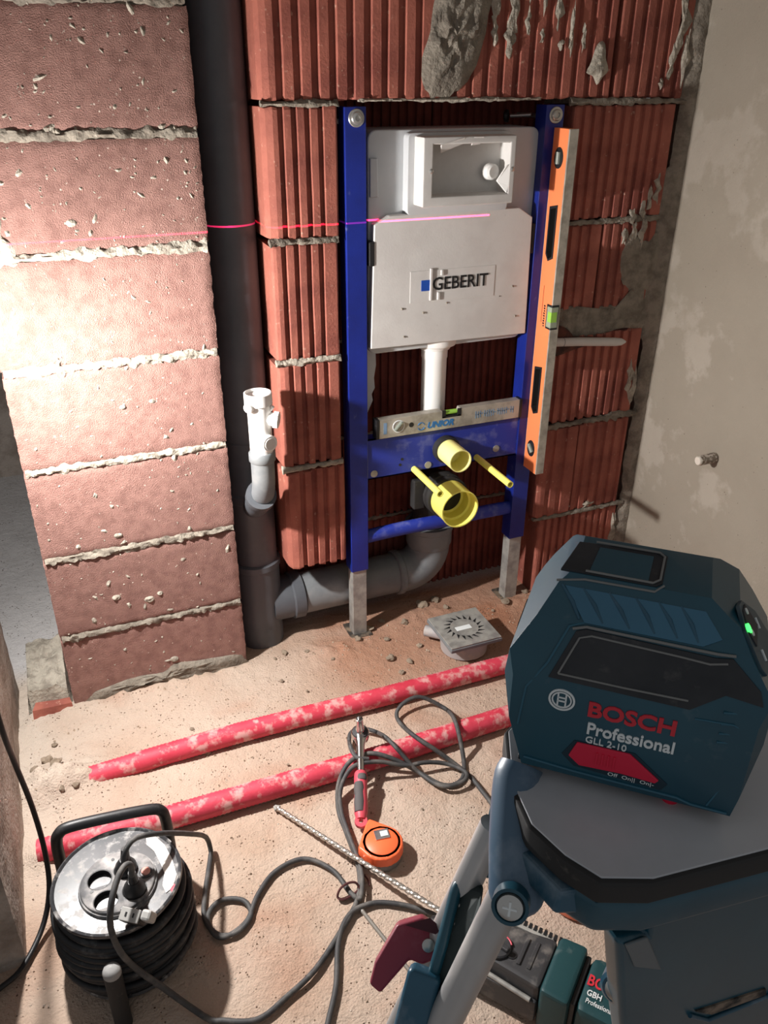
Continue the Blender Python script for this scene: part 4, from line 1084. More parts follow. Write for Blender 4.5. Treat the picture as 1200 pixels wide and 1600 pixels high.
# ------------------------------------------------------------------ cords
def cord(name, pts, r, m, label, sub=6):
    o = MB().tube(catmull(pts, sub), r, 8).build(name, m, None, smooth=70)
    return tag(o, label, 'cable')
CA0 = [(-0.6421, -0.6737, 0.195), (-0.6351, -0.6715, 0.222), (-0.6154, -0.6604, 0.232), (-0.5732, -0.6384, 0.2), (-0.5258, -0.585, 0.12), (-0.4951, -0.5314, 0.04)]
CB0 = [(-0.6316, -0.7216, 0.222), (-0.6297, -0.7234, 0.245), (-0.6374, -0.7277, 0.255), (-0.6511, -0.7423, 0.25), (-0.6654, -0.7688, 0.235), (-0.673, -0.7836, 0.2), (-0.6671, -0.79, 0.15), (-0.6487, -0.7928, 0.1), (-0.6174, -0.8057, 0.055), (-0.5854, -0.8274, 0.02)]
CORD1 = [(-0.5569, -0.8539, 0.006), (-0.5404, -0.8616, 0.006), (-0.5238, -0.87, 0.006), (-0.5075, -0.877, 0.006), (-0.4919, -0.8805, 0.006), (-0.4772, -0.8793, 0.006), (-0.4628, -0.8748, 0.006), (-0.4487, -0.8685, 0.006), (-0.4344, -0.8623, 0.006), (-0.4203, -0.8568, 0.006), (-0.4064, -0.851, 0.006), (-0.3921, -0.844, 0.006), (-0.3766, -0.8348, 0.006), (-0.3588, -0.822, 0.006), (-0.339, -0.8063, 0.006), (-0.3195, -0.7898, 0.006), (-0.3028, -0.7753, 0.006), (-0.2902, -0.764, 0.006), (-0.2803, -0.7546, 0.006), (-0.2721, -0.7454, 0.006), (-0.2646, -0.7346, 0.006), (-0.2575, -0.7218, 0.006), (-0.2514, -0.708, 0.006), (-0.2464, -0.6928, 0.006), (-0.2423, -0.6761, 0.006), (-0.2395, -0.6566, 0.006), (-0.2379, -0.6346, 0.006), (-0.237, -0.6124, 0.006), (-0.2359, -0.5926, 0.006), (-0.2351, -0.5766, 0.006), (-0.2348, -0.563, 0.006), (-0.234, -0.5501, 0.006), (-0.2317, -0.5361, 0.006), (-0.2277, -0.52, 0.006), (-0.224, -0.5077, 0.0113), (-0.2201, -0.4987, 0.02), (-0.215, -0.4906, 0.028), (-0.2084, -0.4831, 0.0354), (-0.2005, -0.4761, 0.0423), (-0.1914, -0.4701, 0.0483), (-0.1811, -0.4644, 0.0515), (-0.169, -0.4586, 0.0515), (-0.156, -0.4554, 0.0515), (-0.1431, -0.4549, 0.0515), (-0.131, -0.4572, 0.0515), (-0.1198, -0.463, 0.0515), (-0.1085, -0.4699, 0.0492), (-0.0966, -0.4756, 0.0438), (-0.0853, -0.4811, 0.0382), (-0.075, -0.4865, 0.0327), (-0.0656, -0.4923, 0.0269), (-0.0562, -0.4984, 0.0207), (-0.0465, -0.5047, 0.0143), (-0.0358, -0.512, 0.007), (-0.0278, -0.5261, 0.006), (-0.0202, -0.5399, 0.006), (-0.0126, -0.5503, 0.006), (-0.0049, -0.557, 0.006), (0.0029, -0.5612, 0.006), (0.0107, -0.5631, 0.006), (0.0184, -0.563, 0.006), (0.026, -0.5614, 0.006), (0.0335, -0.5579, 0.006), (0.041, -0.5519, 0.006), (0.0485, -0.5425, 0.006), (0.0563, -0.5286, 0.006), (0.0643, -0.5108, 0.0062), (0.0668, -0.5, 0.0167), (0.0687, -0.4891, 0.0273), (0.0703, -0.4776, 0.0385), (0.0713, -0.4655, 0.0508), (0.0772, -0.443, 0.0515), (0.0806, -0.4227, 0.0515), (0.1047, -0.3616, 0.006), (0.1011, -0.348, 0.006), (0.0948, -0.3381, 0.0079), (0.086, -0.3323, 0.0135), (0.0769, -0.3264, 0.0192), (0.0671, -0.3207, 0.0246), (0.0569, -0.316, 0.0291), (0.0466, -0.3129, 0.032), (0.0357, -0.312, 0.0328), (0.0243, -0.3126, 0.0321), (0.0134, -0.3143, 0.0303), (0.0042, -0.3168, 0.0278), (-0.0036, -0.3198, 0.0247), (-0.0106, -0.3237, 0.0208), (-0.0155, -0.3284, 0.0162), (-0.0174, -0.334, 0.0107), (-0.0167, -0.3416, 0.006), (-0.0158, -0.3555, 0.006), (-0.0128, -0.3711, 0.006), (-0.0285, -0.4328, 0.0515), (-0.0212, -0.4525, 0.0515), (-0.0095, -0.4703, 0.0472), (0.0062, -0.4819, 0.0356), (0.0205, -0.493, 0.0244), (0.0334, -0.5038, 0.0137), (0.0443, -0.5171, 0.006), (0.0505, -0.5361, 0.006), (0.0552, -0.553, 0.006), (0.058, -0.5676, 0.006), (0.0593, -0.5804, 0.006), (0.0599, -0.5919, 0.006), (0.0605, -0.6027, 0.006), (0.0613, -0.612, 0.006), (0.062, -0.6198, 0.006), (0.0623, -0.6279, 0.006), (0.062, -0.638, 0.006), (0.0601, -0.6503, 0.006), (0.0572, -0.6639, 0.006), (0.055, -0.6787, 0.006), (0.0551, -0.6946, 0.006), (0.0573, -0.7126, 0.006), (0.0609, -0.7323, 0.006), (0.0667, -0.7516, 0.006), (0.0758, -0.7687, 0.006), (0.0893, -0.7829, 0.006), (0.1064, -0.7955, 0.006), (0.125, -0.8074, 0.006), (0.1427, -0.8195, 0.006)]
CORDA = [(-0.4863, -0.5209, 0.007), (-0.4886, -0.5297, 0.007), (-0.4906, -0.5379, 0.007), (-0.4931, -0.5471, 0.007), (-0.4968, -0.5592, 0.007), (-0.5024, -0.5756, 0.007), (-0.5092, -0.5949, 0.007), (-0.5159, -0.6141, 0.007), (-0.5211, -0.6306, 0.007), (-0.5249, -0.6436, 0.007), (-0.528, -0.6547, 0.007), (-0.5299, -0.6649, 0.007), (-0.5302, -0.675, 0.007), (-0.5286, -0.6858, 0.007), (-0.5256, -0.6967, 0.007), (-0.5213, -0.7063, 0.007), (-0.516, -0.7137, 0.007), (-0.5094, -0.7188, 0.007), (-0.5013, -0.722, 0.007), (-0.4928, -0.7234, 0.007), (-0.4846, -0.7227, 0.007), (-0.4761, -0.7195, 0.007), (-0.467, -0.7138, 0.007), (-0.4591, -0.7068, 0.007), (-0.4538, -0.6995, 0.007), (-0.4519, -0.6914, 0.007), (-0.4523, -0.6822, 0.007), (-0.4548, -0.6731, 0.007), (-0.4593, -0.6657, 0.007), (-0.4666, -0.6597, 0.007), (-0.4765, -0.6546, 0.007), (-0.487, -0.6513, 0.007), (-0.4964, -0.6505, 0.007), (-0.5046, -0.6528, 0.007), (-0.5125, -0.6576, 0.007), (-0.5191, -0.664, 0.007), (-0.5237, -0.671, 0.007), (-0.5259, -0.6791, 0.007), (-0.5263, -0.6886, 0.007), (-0.5252, -0.6979, 0.007), (-0.5232, -0.7056, 0.007), (-0.5203, -0.712, 0.007), (-0.5165, -0.7176, 0.007), (-0.5114, -0.7217, 0.007), (-0.5049, -0.7235, 0.007), (-0.4961, -0.7227, 0.007), (-0.4854, -0.7198, 0.007), (-0.4742, -0.715, 0.007), (-0.4642, -0.7087, 0.007), (-0.4561, -0.7, 0.007), (-0.4491, -0.6891, 0.007), (-0.4419, -0.6773, 0.007), (-0.4336, -0.6663, 0.007), (-0.4239, -0.6559, 0.007), (-0.4134, -0.6454, 0.007), (-0.402, -0.636, 0.007), (-0.3896, -0.6289, 0.007), (-0.3758, -0.6237, 0.007), (-0.3606, -0.6202, 0.007), (-0.3454, -0.6193, 0.007), (-0.3316, -0.622, 0.007), (-0.3191, -0.6294, 0.007), (-0.3076, -0.6407, 0.007), (-0.2976, -0.6538, 0.007), (-0.2897, -0.6667, 0.007), (-0.2845, -0.68, 0.007), (-0.2816, -0.6943, 0.007), (-0.2796, -0.7079, 0.007), (-0.2772, -0.7188, 0.007), (-0.2741, -0.7276, 0.007), (-0.2711, -0.7349, 0.007), (-0.2679, -0.7397, 0.007), (-0.2669, -0.7474, 0.016), (-0.2631, -0.7443, 0.016), (-0.259, -0.7374, 0.016), (-0.2549, -0.7286, 0.016), (-0.2513, -0.7196, 0.016), (-0.2482, -0.7111, 0.016), (-0.2454, -0.702, 0.016), (-0.2429, -0.6917, 0.016), (-0.2408, -0.6793, 0.016), (-0.2393, -0.6637, 0.016), (-0.2383, -0.6454, 0.016), (-0.2374, -0.6263, 0.016), (-0.2363, -0.6084, 0.016), (-0.2351, -0.5921, 0.016), (-0.234, -0.5766, 0.016), (-0.2324, -0.5615, 0.016), (-0.2298, -0.5466, 0.016), (-0.2262, -0.5317, 0.016), (-0.2219, -0.5171, 0.016), (-0.2179, -0.5077, 0.0213), (-0.213, -0.5007, 0.0281), (-0.2063, -0.494, 0.0348), (-0.198, -0.4874, 0.0413), (-0.1884, -0.4819, 0.0468), (-0.1777, -0.4782, 0.0505), (-0.1658, -0.4769, 0.0519), (-0.1525, -0.4773, 0.0516), (-0.1386, -0.479, 0.05), (-0.1248, -0.4814, 0.0478), (-0.1109, -0.485, 0.0445), (-0.0967, -0.4898, 0.0399), (-0.0825, -0.4945, 0.0351), (-0.069, -0.4981, 0.0313), (-0.0562, -0.4998, 0.0293), (-0.044, -0.5005, 0.0284), (-0.0321, -0.5011, 0.0276), (-0.0203, -0.5024, 0.0261), (-0.0086, -0.5045, 0.0238), (0.003, -0.5071, 0.021), (0.0142, -0.5102, 0.0178), (0.0236, -0.5154, 0.016), (0.0319, -0.5237, 0.016), (0.0396, -0.5333, 0.016), (0.0455, -0.5428, 0.016), (0.0481, -0.5509, 0.016), (0.0468, -0.5578, 0.016), (0.0425, -0.564, 0.016), (0.036, -0.5688, 0.016), (0.0284, -0.5717, 0.016), (0.0186, -0.573, 0.016), (0.0068, -0.5729, 0.016), (-0.0053, -0.5706, 0.016), (-0.0157, -0.565, 0.016), (-0.0241, -0.5554, 0.016), (-0.0315, -0.5422, 0.016), (-0.038, -0.527, 0.016), (-0.044, -0.5123, 0.0168), (-0.052, -0.5039, 0.0253), (-0.059, -0.4948, 0.0343), (-0.0656, -0.4858, 0.0432), (-0.0721, -0.4773, 0.0516), (-0.0782, -0.4694, 0.0595), (-0.0807, -0.4541, 0.059), (-0.0838, -0.4402, 0.059), (-0.0882, -0.4278, 0.059), (-0.0769, -0.3741, 0.016), (-0.0845, -0.3639, 0.016), (-0.0927, -0.3555, 0.016), (-0.1007, -0.3492, 0.016), (-0.1087, -0.3451, 0.016), (-0.117, -0.3431, 0.016), (-0.1248, -0.3432, 0.016), (-0.1315, -0.3455, 0.016), (-0.1372, -0.3502, 0.016), (-0.1419, -0.3573, 0.016), (-0.1458, -0.3659, 0.016), (-0.1487, -0.3752, 0.016), (-0.1658, -0.4283, 0.059), (-0.167, -0.4404, 0.059), (-0.1671, -0.452, 0.059), (-0.1656, -0.4612, 0.059), (-0.1617, -0.4673, 0.059), (-0.1557, -0.4705, 0.0582), (-0.1487, -0.4722, 0.0566), (-0.142, -0.4741, 0.0548)]
CORDD = [(-0.4088, -0.9629, 0.007), (-0.39, -0.9292, 0.007), (-0.3579, -0.8772, 0.007), (-0.3276, -0.8049, 0.007), (-0.2927, -0.7641, 0.007), (-0.2503, -0.7581, 0.007), (-0.21, -0.7745, 0.007), (-0.1698, -0.8048, 0.007), (-0.1465, -0.8346, 0.007), (-0.1188, -0.9017, 0.007)]
CORDL = [(-0.795, -0.27, 0.90), (-0.797, -0.36, 0.76), (-0.79, -0.47, 0.56), (-0.7803, -0.5302, 0.42), (-0.7787, -0.5101, 0.32), (-0.7713, -0.5059, 0.21), (-0.7676, -0.5262, 0.12), (-0.7723, -0.5573, 0.06), (-0.7926, -0.5975, 0.02), (-0.828, -0.6525, 0.009), (-0.8626, -0.6745, 0.007), (-0.9002, -0.6927, 0.007), (-1.1, -0.75, 0.007)]
cord('extension_cord', CA0 + CORDA[2:], 0.0046, CABLE, 'thin grey cord looping once on the floor right of the reel', 3)
cord('extension_cord', CB0 + CORD1, 0.0049, CABLE, 'grey cord arching over the reel sockets towards the ratchet', 3)
cord('extension_cord', CORDD, 0.0048, CABLE, 'grey cord running under the tripod leg to the drill')
cord('lamp_cord', CORDL, 0.0046, CABLEB, 'black cord hanging down along the left wall')
# plugs
def plug(label, base, axis, cord_dir, grey=False):
    base = Vector(base); a = Vector(axis).normalized()
    t = thing('plug', label, 'plug', tuple(base))
    MB().lathe(base, a, [(0.0172, 0.0), (0.0178, 0.010), (0.0165, 0.022), (0.012, 0.030), (0.0085, 0.036), (0.0, 0.037)], 24).build('body', BLACK, t, smooth=40)
    e = base + a * 0.028; c = Vector(cord_dir).normalized()
    MB().tube([e, e + c * 0.012, e + c * 0.030], [0.0085, 0.0075, 0.0058], 12).build('strain_relief', BLACK, t, smooth=50)
    if grey:
        MB().lathe(base - a * 0.0005, a, [(0.0, -0.001), (0.0165, -0.001), (0.0172, 0.001), (0.0, 0.001)], 24).build('face', mat('grey_plug_face', (170, 168, 164), 0.6), t, smooth=40)
        _, u, v_ = frame_of(a)
        for s in (-1, 1):
            MB().tube([base + u * (s * 0.0095), base + u * (s * 0.0095) - a * 0.016], 0.0023, 10).build('pin', STEEL, t, smooth=50)
    return t
plug('black plug in the far socket of the cable reel', SOCK[2] + Vector((0, 0, -0.012)), (0.05, -0.05, 1), (0.1, 0.05, 1))
plug('black angled plug in the near right socket of the cable reel', SOCK[3] + Vector((0, 0, -0.012)), (0.03, -0.10, 1), (0.0, -0.1, 1))
# unplugged connector lying over the rim
pc = thing('plug', 'loose plug with grey face hanging over the reel rim', 'plug', (-0.638, -0.770, 0.172))
Mx = Matrix.Translation((-0.640, -0.766, 0.186)) @ Matrix.Rotation(RAD(-35), 4, 'Z') @ Matrix.Rotation(RAD(28), 4, 'X')
MB().box((0, 0, 0), (0.034, 0.020, 0.026)).xform(Mx).build('body', BLACK, pc, bevel=0.003)
fc = MB().box((0, 0.0, 0.0145), (0.031, 0.019, 0.004)).xform(Mx).build('face', mat('grey_plug_face', (170, 168, 164)), pc, bevel=0.001)
for s in (-1, 1):
    MB().box((0.006 * s, 0, 0.0168), (0.0025, 0.006, 0.001)).xform(Mx).build('slot', BLACK, fc)
MB().box((0.026, 0.004, 0.006), (0.016, 0.016, 0.030)).xform(Mx).build('grey_clip', mat('grey_plug_face', (170, 168, 164)), pc, bevel=0.004)
# strap on the cords
stp = MB().tube(catmull([(-0.300, -0.722, 0.006), (-0.292, -0.716, 0.017), (-0.276, -0.712, 0.019), (-0.262, -0.714, 0.016), (-0.259, -0.722, 0.008), (-0.274, -0.728, 0.005), (-0.292, -0.730, 0.005)], 5, closed=True), 0.0022, 6, r2=0.0045, closed=True).build('cable_strap', mat('dark_red_strap', (74, 34, 34), 0.8), None, smooth=60)
tag(stp, 'dark red strap loop tied around the grey cords', 'strap')

# ------------------------------------------------------------------ ratchet wrench
H = Vector((-0.1375, -0.414, 0.070)); E = Vector((-0.2085, -0.603, 0.017))
rw = thing('ratchet_wrench', 'chrome ratchet wrench with red and grey handle resting on conduit', 'wrench', tuple(E))
ax_ = (E - H).normalized(); L_ = (E - H).length
d_, u_, v_ = frame_of(ax_)           # v_ is the up direction of the tool
MB().lathe(H - v_ * 0.012, v_, [(0.0150, 0.0), (0.0195, 0.003), (0.0200, 0.017), (0.0180, 0.021), (0.0, 0.021)], 28).build('head', CHROME, rw, smooth=40)
hd = MB().lathe(H + v_ * 0.009, v_, [(0.0172, 0.0), (0.0160, 0.003), (0.0110, 0.004), (0.0, 0.004)], 28).build('head_ring', DGREY, rw, smooth=40)
MB().lathe(H + v_ * 0.010, v_ * 1.0 + Vector((0, 0.12, 0.1)), [(0.0095, 0.0), (0.0095, 0.013), (0.0078, 0.016), (0.0078, 0.040), (0.0062, 0.041), (0.0055, 0.030), (0.0, 0.030)], 18).build('socket_bit', CHROME, rw, smooth=40)
MB().tube([H + ax_ * 0.008, H + ax_ * 0.03, H + ax_ * (L_ * 0.46)], [0.0150, 0.0090, 0.0075], 16).build('shaft', CHROME, rw, smooth=50)
hp = [H + ax_ * (L_ * t) for t in (0.43, 0.45, 0.50, 0.60, 0.75, 0.86, 0.92)]
hn = MB().tube(hp, [0.0110, 0.0132, 0.0138, 0.0128, 0.0138, 0.0132, 0.0100], 18).build('handle', PINK, rw, smooth=50)
for t0, t1, du in ((0.475, 0.535, -0.002), (0.56, 0.68, 0.0030), (0.66, 0.86, 0.0025)):
    MB().tube([H + ax_ * (L_ * t) + v_ * 0.0052 + u_ * du for t in (t0, (t0 + t1) / 2, t1)], [0.0098, 0.0112, 0.0098], 16).build('grip_inlay', mat('grey_grip', (84, 80, 80), 0.8), hn, smooth=50)
tab = MB().lathe(E - ax_ * 0.012 - v_ * 0.004, v_, [(0.0045, 0.0), (0.0125, 0.0), (0.0130, 0.004), (0.0125, 0.009), (0.0045, 0.009)], 20, closed=True).build('hanging_eye', PINK, rw, smooth=40)

# ------------------------------------------------------------------ tape measure
tm = thing('tape_measure', 'orange tape measure lying beside the ratchet handle', 'tape measure', (-0.193, -0.664, 0.0))
cen = Vector((-0.190, -0.664))
n1 = Vector((-0.186, -0.602)); n2 = Vector((-0.236, -0.668))
out = []
R_ = 0.0415
a0 = math.atan2(n1.y - cen.y, n1.x - cen.x) - 0.55; a1 = math.atan2(n2.y - cen.y, n2.x - cen.x) - 2 * pi + 0.4
for k in range(21):
    t = a0 + (a1 - a0) * k / 20
    out.append((cen.x + R_ * math.cos(t), cen.y + R_ * math.sin(t)))
out += [(n2.x + 0.003, n2.y + 0.001), (n2.x - 0.001, n2.y + 0.008), (n1.x - 0.018, n1.y - 0.012), (n1.x - 0.006, n1.y)]
low = [(cen.x + (x - cen.x) * 0.96, cen.y + (y - cen.y) * 0.96) for x, y in out]
MB().prism([(x, y, 0.0) for x, y in low], (0, 0, 0.015)).build('base_shell', mat('grey_shell', (118, 116, 114), 0.6), tm, bevel=0.003, smooth=40)
shell = MB().prism([(x, y, 0.013) for x, y in out], (0, 0, 0.024)).build('shell', mat('bright_orange', (255, 112, 66), 0.4), tm, bevel=0.005, bseg=3, smooth=40)
MB().lathe((cen.x, cen.y, 0.0365), (0, 0, 1), [(0.031, 0), (0.031, 0.0012), (0.0295, 0.0024), (0.0, 0.0024)], 36).build('round_boss', mat('bright_orange', (255, 112, 66)), shell, smooth=40)
Mx = Matrix.Translation((-0.1845, -0.651, 0.0402)) @ Matrix.Rotation(RAD(-8), 4, 'Z')
lb = MB().box((0, 0, 0), (0.028, 0.022, 0.0016)).xform(Mx).build('label_plate', CHROME, shell, bevel=0.0004)
MB().box((0.004, 0.0, 0.0014), (0.014, 0.012, 0.0008)).xform(Mx).build('label_print', WHITEP, lb)
MB().box((0, 0, 0), (0.006, 0.004, 0.016)).xform(Matrix.Translation((n2.x - 0.0005, n2.y - 0.004, 0.012))).build('hook', STEEL, tm)
MB().tube(catmull([(-0.236, -0.674, 0.012), (-0.240, -0.690, 0.006), (-0.236, -0.708, 0.005), (-0.238, -0.722, 0.005)], 4), 0.0016, 6).build('cord_loop', mat('dark_red_strap', (74, 34, 34)), tm)

# ------------------------------------------------------------------ long masonry bit and rotary hammer
B0 = Vector((-0.347, -0.482, 0.007)); B1 = Vector((-0.1534, -0.8455, 0.045))
db = thing('drill_bit', 'long silver spiral masonry bit lying across the floor', 'drill bit', tuple(B0))
d_, u_, v_ = frame_of(B1 - B0)
LB = (B1 - B0).length
mb = MB(); nseg, nr = 260, 12
for i in range(nseg + 1):
    t = i / nseg
    p = B0 + d_ * (LB * t)
    tw = t * LB / 0.032 * 2 * pi
    sc_ = min(1.0, 0.35 + t * 40) 
    for k in range(nr):
        a = 2 * pi * k / nr
        r_ = 0.0052 * sc_ * (1 - 0.34 * max(0.0, math.cos(a * 2)) ** 1.2)
        mb.v.append(p + u_ * (r_ * math.cos(a + tw)) + v_ * (r_ * math.sin(a + tw)))
for i in range(nseg):
    for k in range(nr):
        mb.f.append((i * nr + k, i * nr + (k + 1) % nr, (i + 1) * nr + (k + 1) % nr, (i + 1) * nr + k))
mb.f.append(tuple(range(nr))); mb.f.append(tuple(nseg * nr + k for k in range(nr)))
mb.build('flute', mat('bit_steel', (196, 190, 182), 0.35, 0.85), db, smooth=30)
tip = B0 - d_ * 0.004
MB().hull([((0, 0, 0), (-1, 0, 0)), ((0.010, 0, 0), (1, 0, 0)), ((0, 0.003, 0), (-0.5, 1, 0)), ((0, -0.003, 0), (-0.5, -1, 0)), ((0, 0, 0.0022), (0, 0, 1)), ((0, 0, -0.0022), (0, 0, -1))], 0.2).xform(Matrix.Translation(tip) @ Matrix((d_, u_, v_)).transposed().to_4x4()).build('carbide_tip', GALV, db)
MB().tube([B1 - d_ * 0.002, B1 + d_ * 0.06], 0.0052, 12).build('shank', CHROME, db, smooth=50)

AO = Vector((-0.128, -0.925, 0.0)); aA = Vector((0.62, -0.785, 0)).normalized(); aB = Vector((-aA.y, aA.x, 0)); aB = Vector((0.785, 0.62, 0)).normalized()
DM = Matrix(((aA.x, aB.x, 0, AO.x), (aA.y, aB.y, 0, AO.y), (0, 0, 1, 0), (0, 0, 0, 1)))
dr_ = thing('rotary_hammer', 'dark green and grey rotary hammer drill lying behind the tripod', 'drill', tuple(AO))
def dsec(s0, s1, w0, w1, z0, z1, name, m, bev=0.006, par=None, off=0.0, w0b=None, z1b=None):
    wb = w0b if w0b else w0; zb2 = z1b if z1b else z1
    v = [(s0, -w0 / 2 + off, z0), (s0, w0 / 2 + off, z0), (s0, w0 / 2 + off, z1), (s0, -w0 / 2 + off, z1), (s1, -w1 / 2 + off, z0), (s1, w1 / 2 + off, z0), (s1, w1 / 2 + off, zb2), (s1, -w1 / 2 + off, zb2)]
    return MB().add(v, [(0, 1, 2, 3), (4, 5, 6, 7), (0, 1, 5, 4), (1, 2, 6, 5), (2, 3, 7, 6), (3, 0, 4, 7)]).xform(DM).build(name, m, par or dr_, bevel=bev, smooth=40)
MB().lathe(AO + Vector((0, 0, 0.048)) - aA * 0.055, aA, [(0.012, -0.03), (0.017, -0.02), (0.021, 0.0), (0.024, 0.02), (0.024, 0.05), (0.030, 0.06)], 28).build('chuck', BLACK, dr_, smooth=40)
gh = dsec(0.0, 0.122, 0.066, 0.094, 0.010, 0.086, 'gear_housing', DGREY, 0.010, z1b=0.092)
for k, (s, wv_) in enumerate(((0.075, 0.003), (0.092, 0.003))):
    dsec(s, s + 0.006, 0.05, 0.05, 0.086, 0.0925, 'housing_rib', DGREY, 0.001, gh)
dsec(0.0, 0.115, 0.012, 0.012, 0.050, 0.088, 'side_rail', GALV, 0.003, gh, off=0.044)
mb = MB()
for k in range(16):
    s = 0.004 + k * 0.0085
    mb.box((s, 0.049, 0.083), (0.005, 0.010, 0.012))
mb.xform(DM).build('ribbed_grip', BLACK, gh)
dsec(0.0, 0.12, 0.012, 0.016, 0.012, 0.060, 'lower_shoulder', DGREY, 0.004, gh, off=-0.044)
MB().tube([DM @ Vector((0.01, -0.042, 0.064)), DM @ Vector((0.11, -0.050, 0.060))], 0.004, 10).build('worn_edge', GALV, gh, smooth=50)
# selector knob with red ring
kc = DM @ Vector((0.040, -0.012, 0.086))
kn = MB().lathe(kc, (0, 0, 1), [(0.021, -0.002), (0.021, 0.006), (0.019, 0.008), (0.0, 0.008)], 28).build('selector_knob', DGREY, dr_, smooth=40)
arc = [kc + Vector((0.0215 * math.cos(t), 0.0215 * math.sin(t), 0.006)) for t in [RAD(-20) + k * RAD(150) / 12 for k in range(13)]]
MB().tube(arc, 0.0016, 8).build('red_ring', PINK, kn, smooth=50)
MB().box((0, 0, 0.011), (0.038, 0.009, 0.008)).xform(Matrix.Translation(kc) @ Matrix.Rotation(RAD(-62), 4, 'Z')).build('knob_wing', DGREY, kn, bevel=0.002)
MB().box((0.012, 0.012, 0.007), (0.010, 0.005, 0.004)).xform(Matrix.Translation(kc) @ Matrix.Rotation(RAD(60), 4, 'Z')).build('red_pointer', PINK, kn, bevel=0.001)
MB().lathe(DM @ Vector((0.064, -0.014, 0.0895)), (0, 0, 1), [(0.008, 0), (0.008, 0.001), (0.0, 0.001)], 16).build('recess', BLACK, gh)
dsec(0.122, 0.168, 0.104, 0.108, 0.004, 0.098, 'green_band', GREEN, 0.008)
dsec(0.168, 0.176, 0.088, 0.088, 0.010, 0.090, 'vent_gap', BLACK, 0.002)
mh = dsec(0.176, 0.34, 0.100, 0.104, 0.004, 0.094, 'motor_housing', GREEN, 0.014)
text('lettering', 'BOSCH', DM @ Vector((0.182, -0.006, 0.0945)), aA, aB, 0.062, 0.019, REDT, mh, bold=0.02)
text('lettering', 'GBH', DM @ Vector((0.186, -0.022, 0.0945)), aA, aB, 0.022, 0.010, WHITEP, mh, bold=0.02)
text('lettering', 'Professional', DM @ Vector((0.188, -0.034, 0.0945)), aA, aB, 0.040, 0.008, WHITEP, mh, bold=0.01)
MB().tube([DM @ Vector((0.335, 0, 0.05)), DM @ Vector((0.36, 0, 0.05)), DM @ Vector((0.42, -0.02, 0.02))], 0.006, 10).build('cord_guard', BLACK, dr_, smooth=50)

# ------------------------------------------------------------------ loose small things
tr = thing('thin_rod', 'thin grey rod on the floor under the maroon lever', 'rod', (-0.25, -0.84, 0.0))
MB().tube([(-0.2684, -0.767, 0.006), (-0.231, -0.9174, 0.006)], 0.0035, 10).build('rod', mat('grey_rod', (120, 114, 106), 0.6), tr, smooth=50)
MB().tube([(-0.2696, -0.762, 0.006), (-0.2684, -0.767, 0.006)], [0.001, 0.0035], 10).build('tip', GALV, tr, smooth=50)
ld = thing('terracotta_lid', 'round terracotta lid half hidden behind the tripod head', 'lid', (0.118, -0.872, 0.0))
MB().lathe((0.118, -0.872, 0.0), (0, 0, 1), [(0.066, 0.0), (0.070, 0.004), (0.070, 0.022), (0.066, 0.027), (0.055, 0.028), (0.052, 0.022), (0.0, 0.022)], 40).build('disc', TERRA, ld, smooth=40)
MB().lathe((0.118, -0.872, 0.022), (0, 0, 1), [(0.016, 0.0), (0.014, 0.010), (0.0, 0.011)], 24).build('knob', TERRA, ld, smooth=40)

STONES = [((0.0482, 0.0145), 13), ((0.0975, 0.0354), 9), ((0.1504, 0.0044), 10), ((0.0962, -0.1515), 9), ((0.0596, -0.1829), 8), ((0.2298, 0.0607), 14), ((0.2739, 0.0701), 12), ((0.2857, 0.0246), 9), ((0.4505, -0.0186), 13), ((0.534, -0.0353), 16), ((0.5257, 0.003), 9), ((0.514, -0.078), 8), ((0.0074, -0.0206), 9), ((0.0796, -0.0439), 7), ((0.1462, -0.1005), 8), ((0.0562, -0.1213), 12), ((-0.1868, -0.0), 9), ((-0.3636, -0.276), 6), ((-0.442, -0.2756), 8), ((-0.2248, -0.1016), 5), ((0.2162, -0.2358), 6), ((-0.0814, -0.071), 5), ((-0.1776, -0.1592), 4), ((-0.4599, -0.1866), 5), ((-0.7493, -0.2051), 12), ((-0.7668, -0.1679), 10), ((-0.7156, -0.2764), 9), ((-0.7412, -0.2845), 8), ((-0.7885, -0.2278), 9), ((-0.7513, -0.1223), 6), ((-0.2891, -0.3727), 4), ((0.065, -0.4333), 5), ((-0.0721, -0.5935), 4), ((-0.5626, -0.3845), 5), ((0.2961, -0.0062), 6), ((0.4019, -0.0325), 6), ((0.5506, -0.0591), 7), ((-0.132, -0.0166), 6), ((-0.2154, -0.011), 5)]
def stone_mesh(seed):
    bm = bmesh.new()
    bmesh.ops.create_icosphere(bm, subdivisions=2, radius=1.0)
    for v in bm.verts:
        c = v.co
        c *= 1 + 0.55 * noise.noise(c * 1.1 + Vector((seed * 3.1, seed, 0))) + 0.2 * noise.noise(c * 3 + Vector((seed, 0, seed)))
        c.z *= 0.62
    me = bpy.data.meshes.new('rubble_chunk'); bm.to_mesh(me); bm.free()
    me.materials.append(STONE)
    return me
SM = [stone_mesh(k + 1) for k in range(5)]
rs = random.Random(4)
PILE = {}
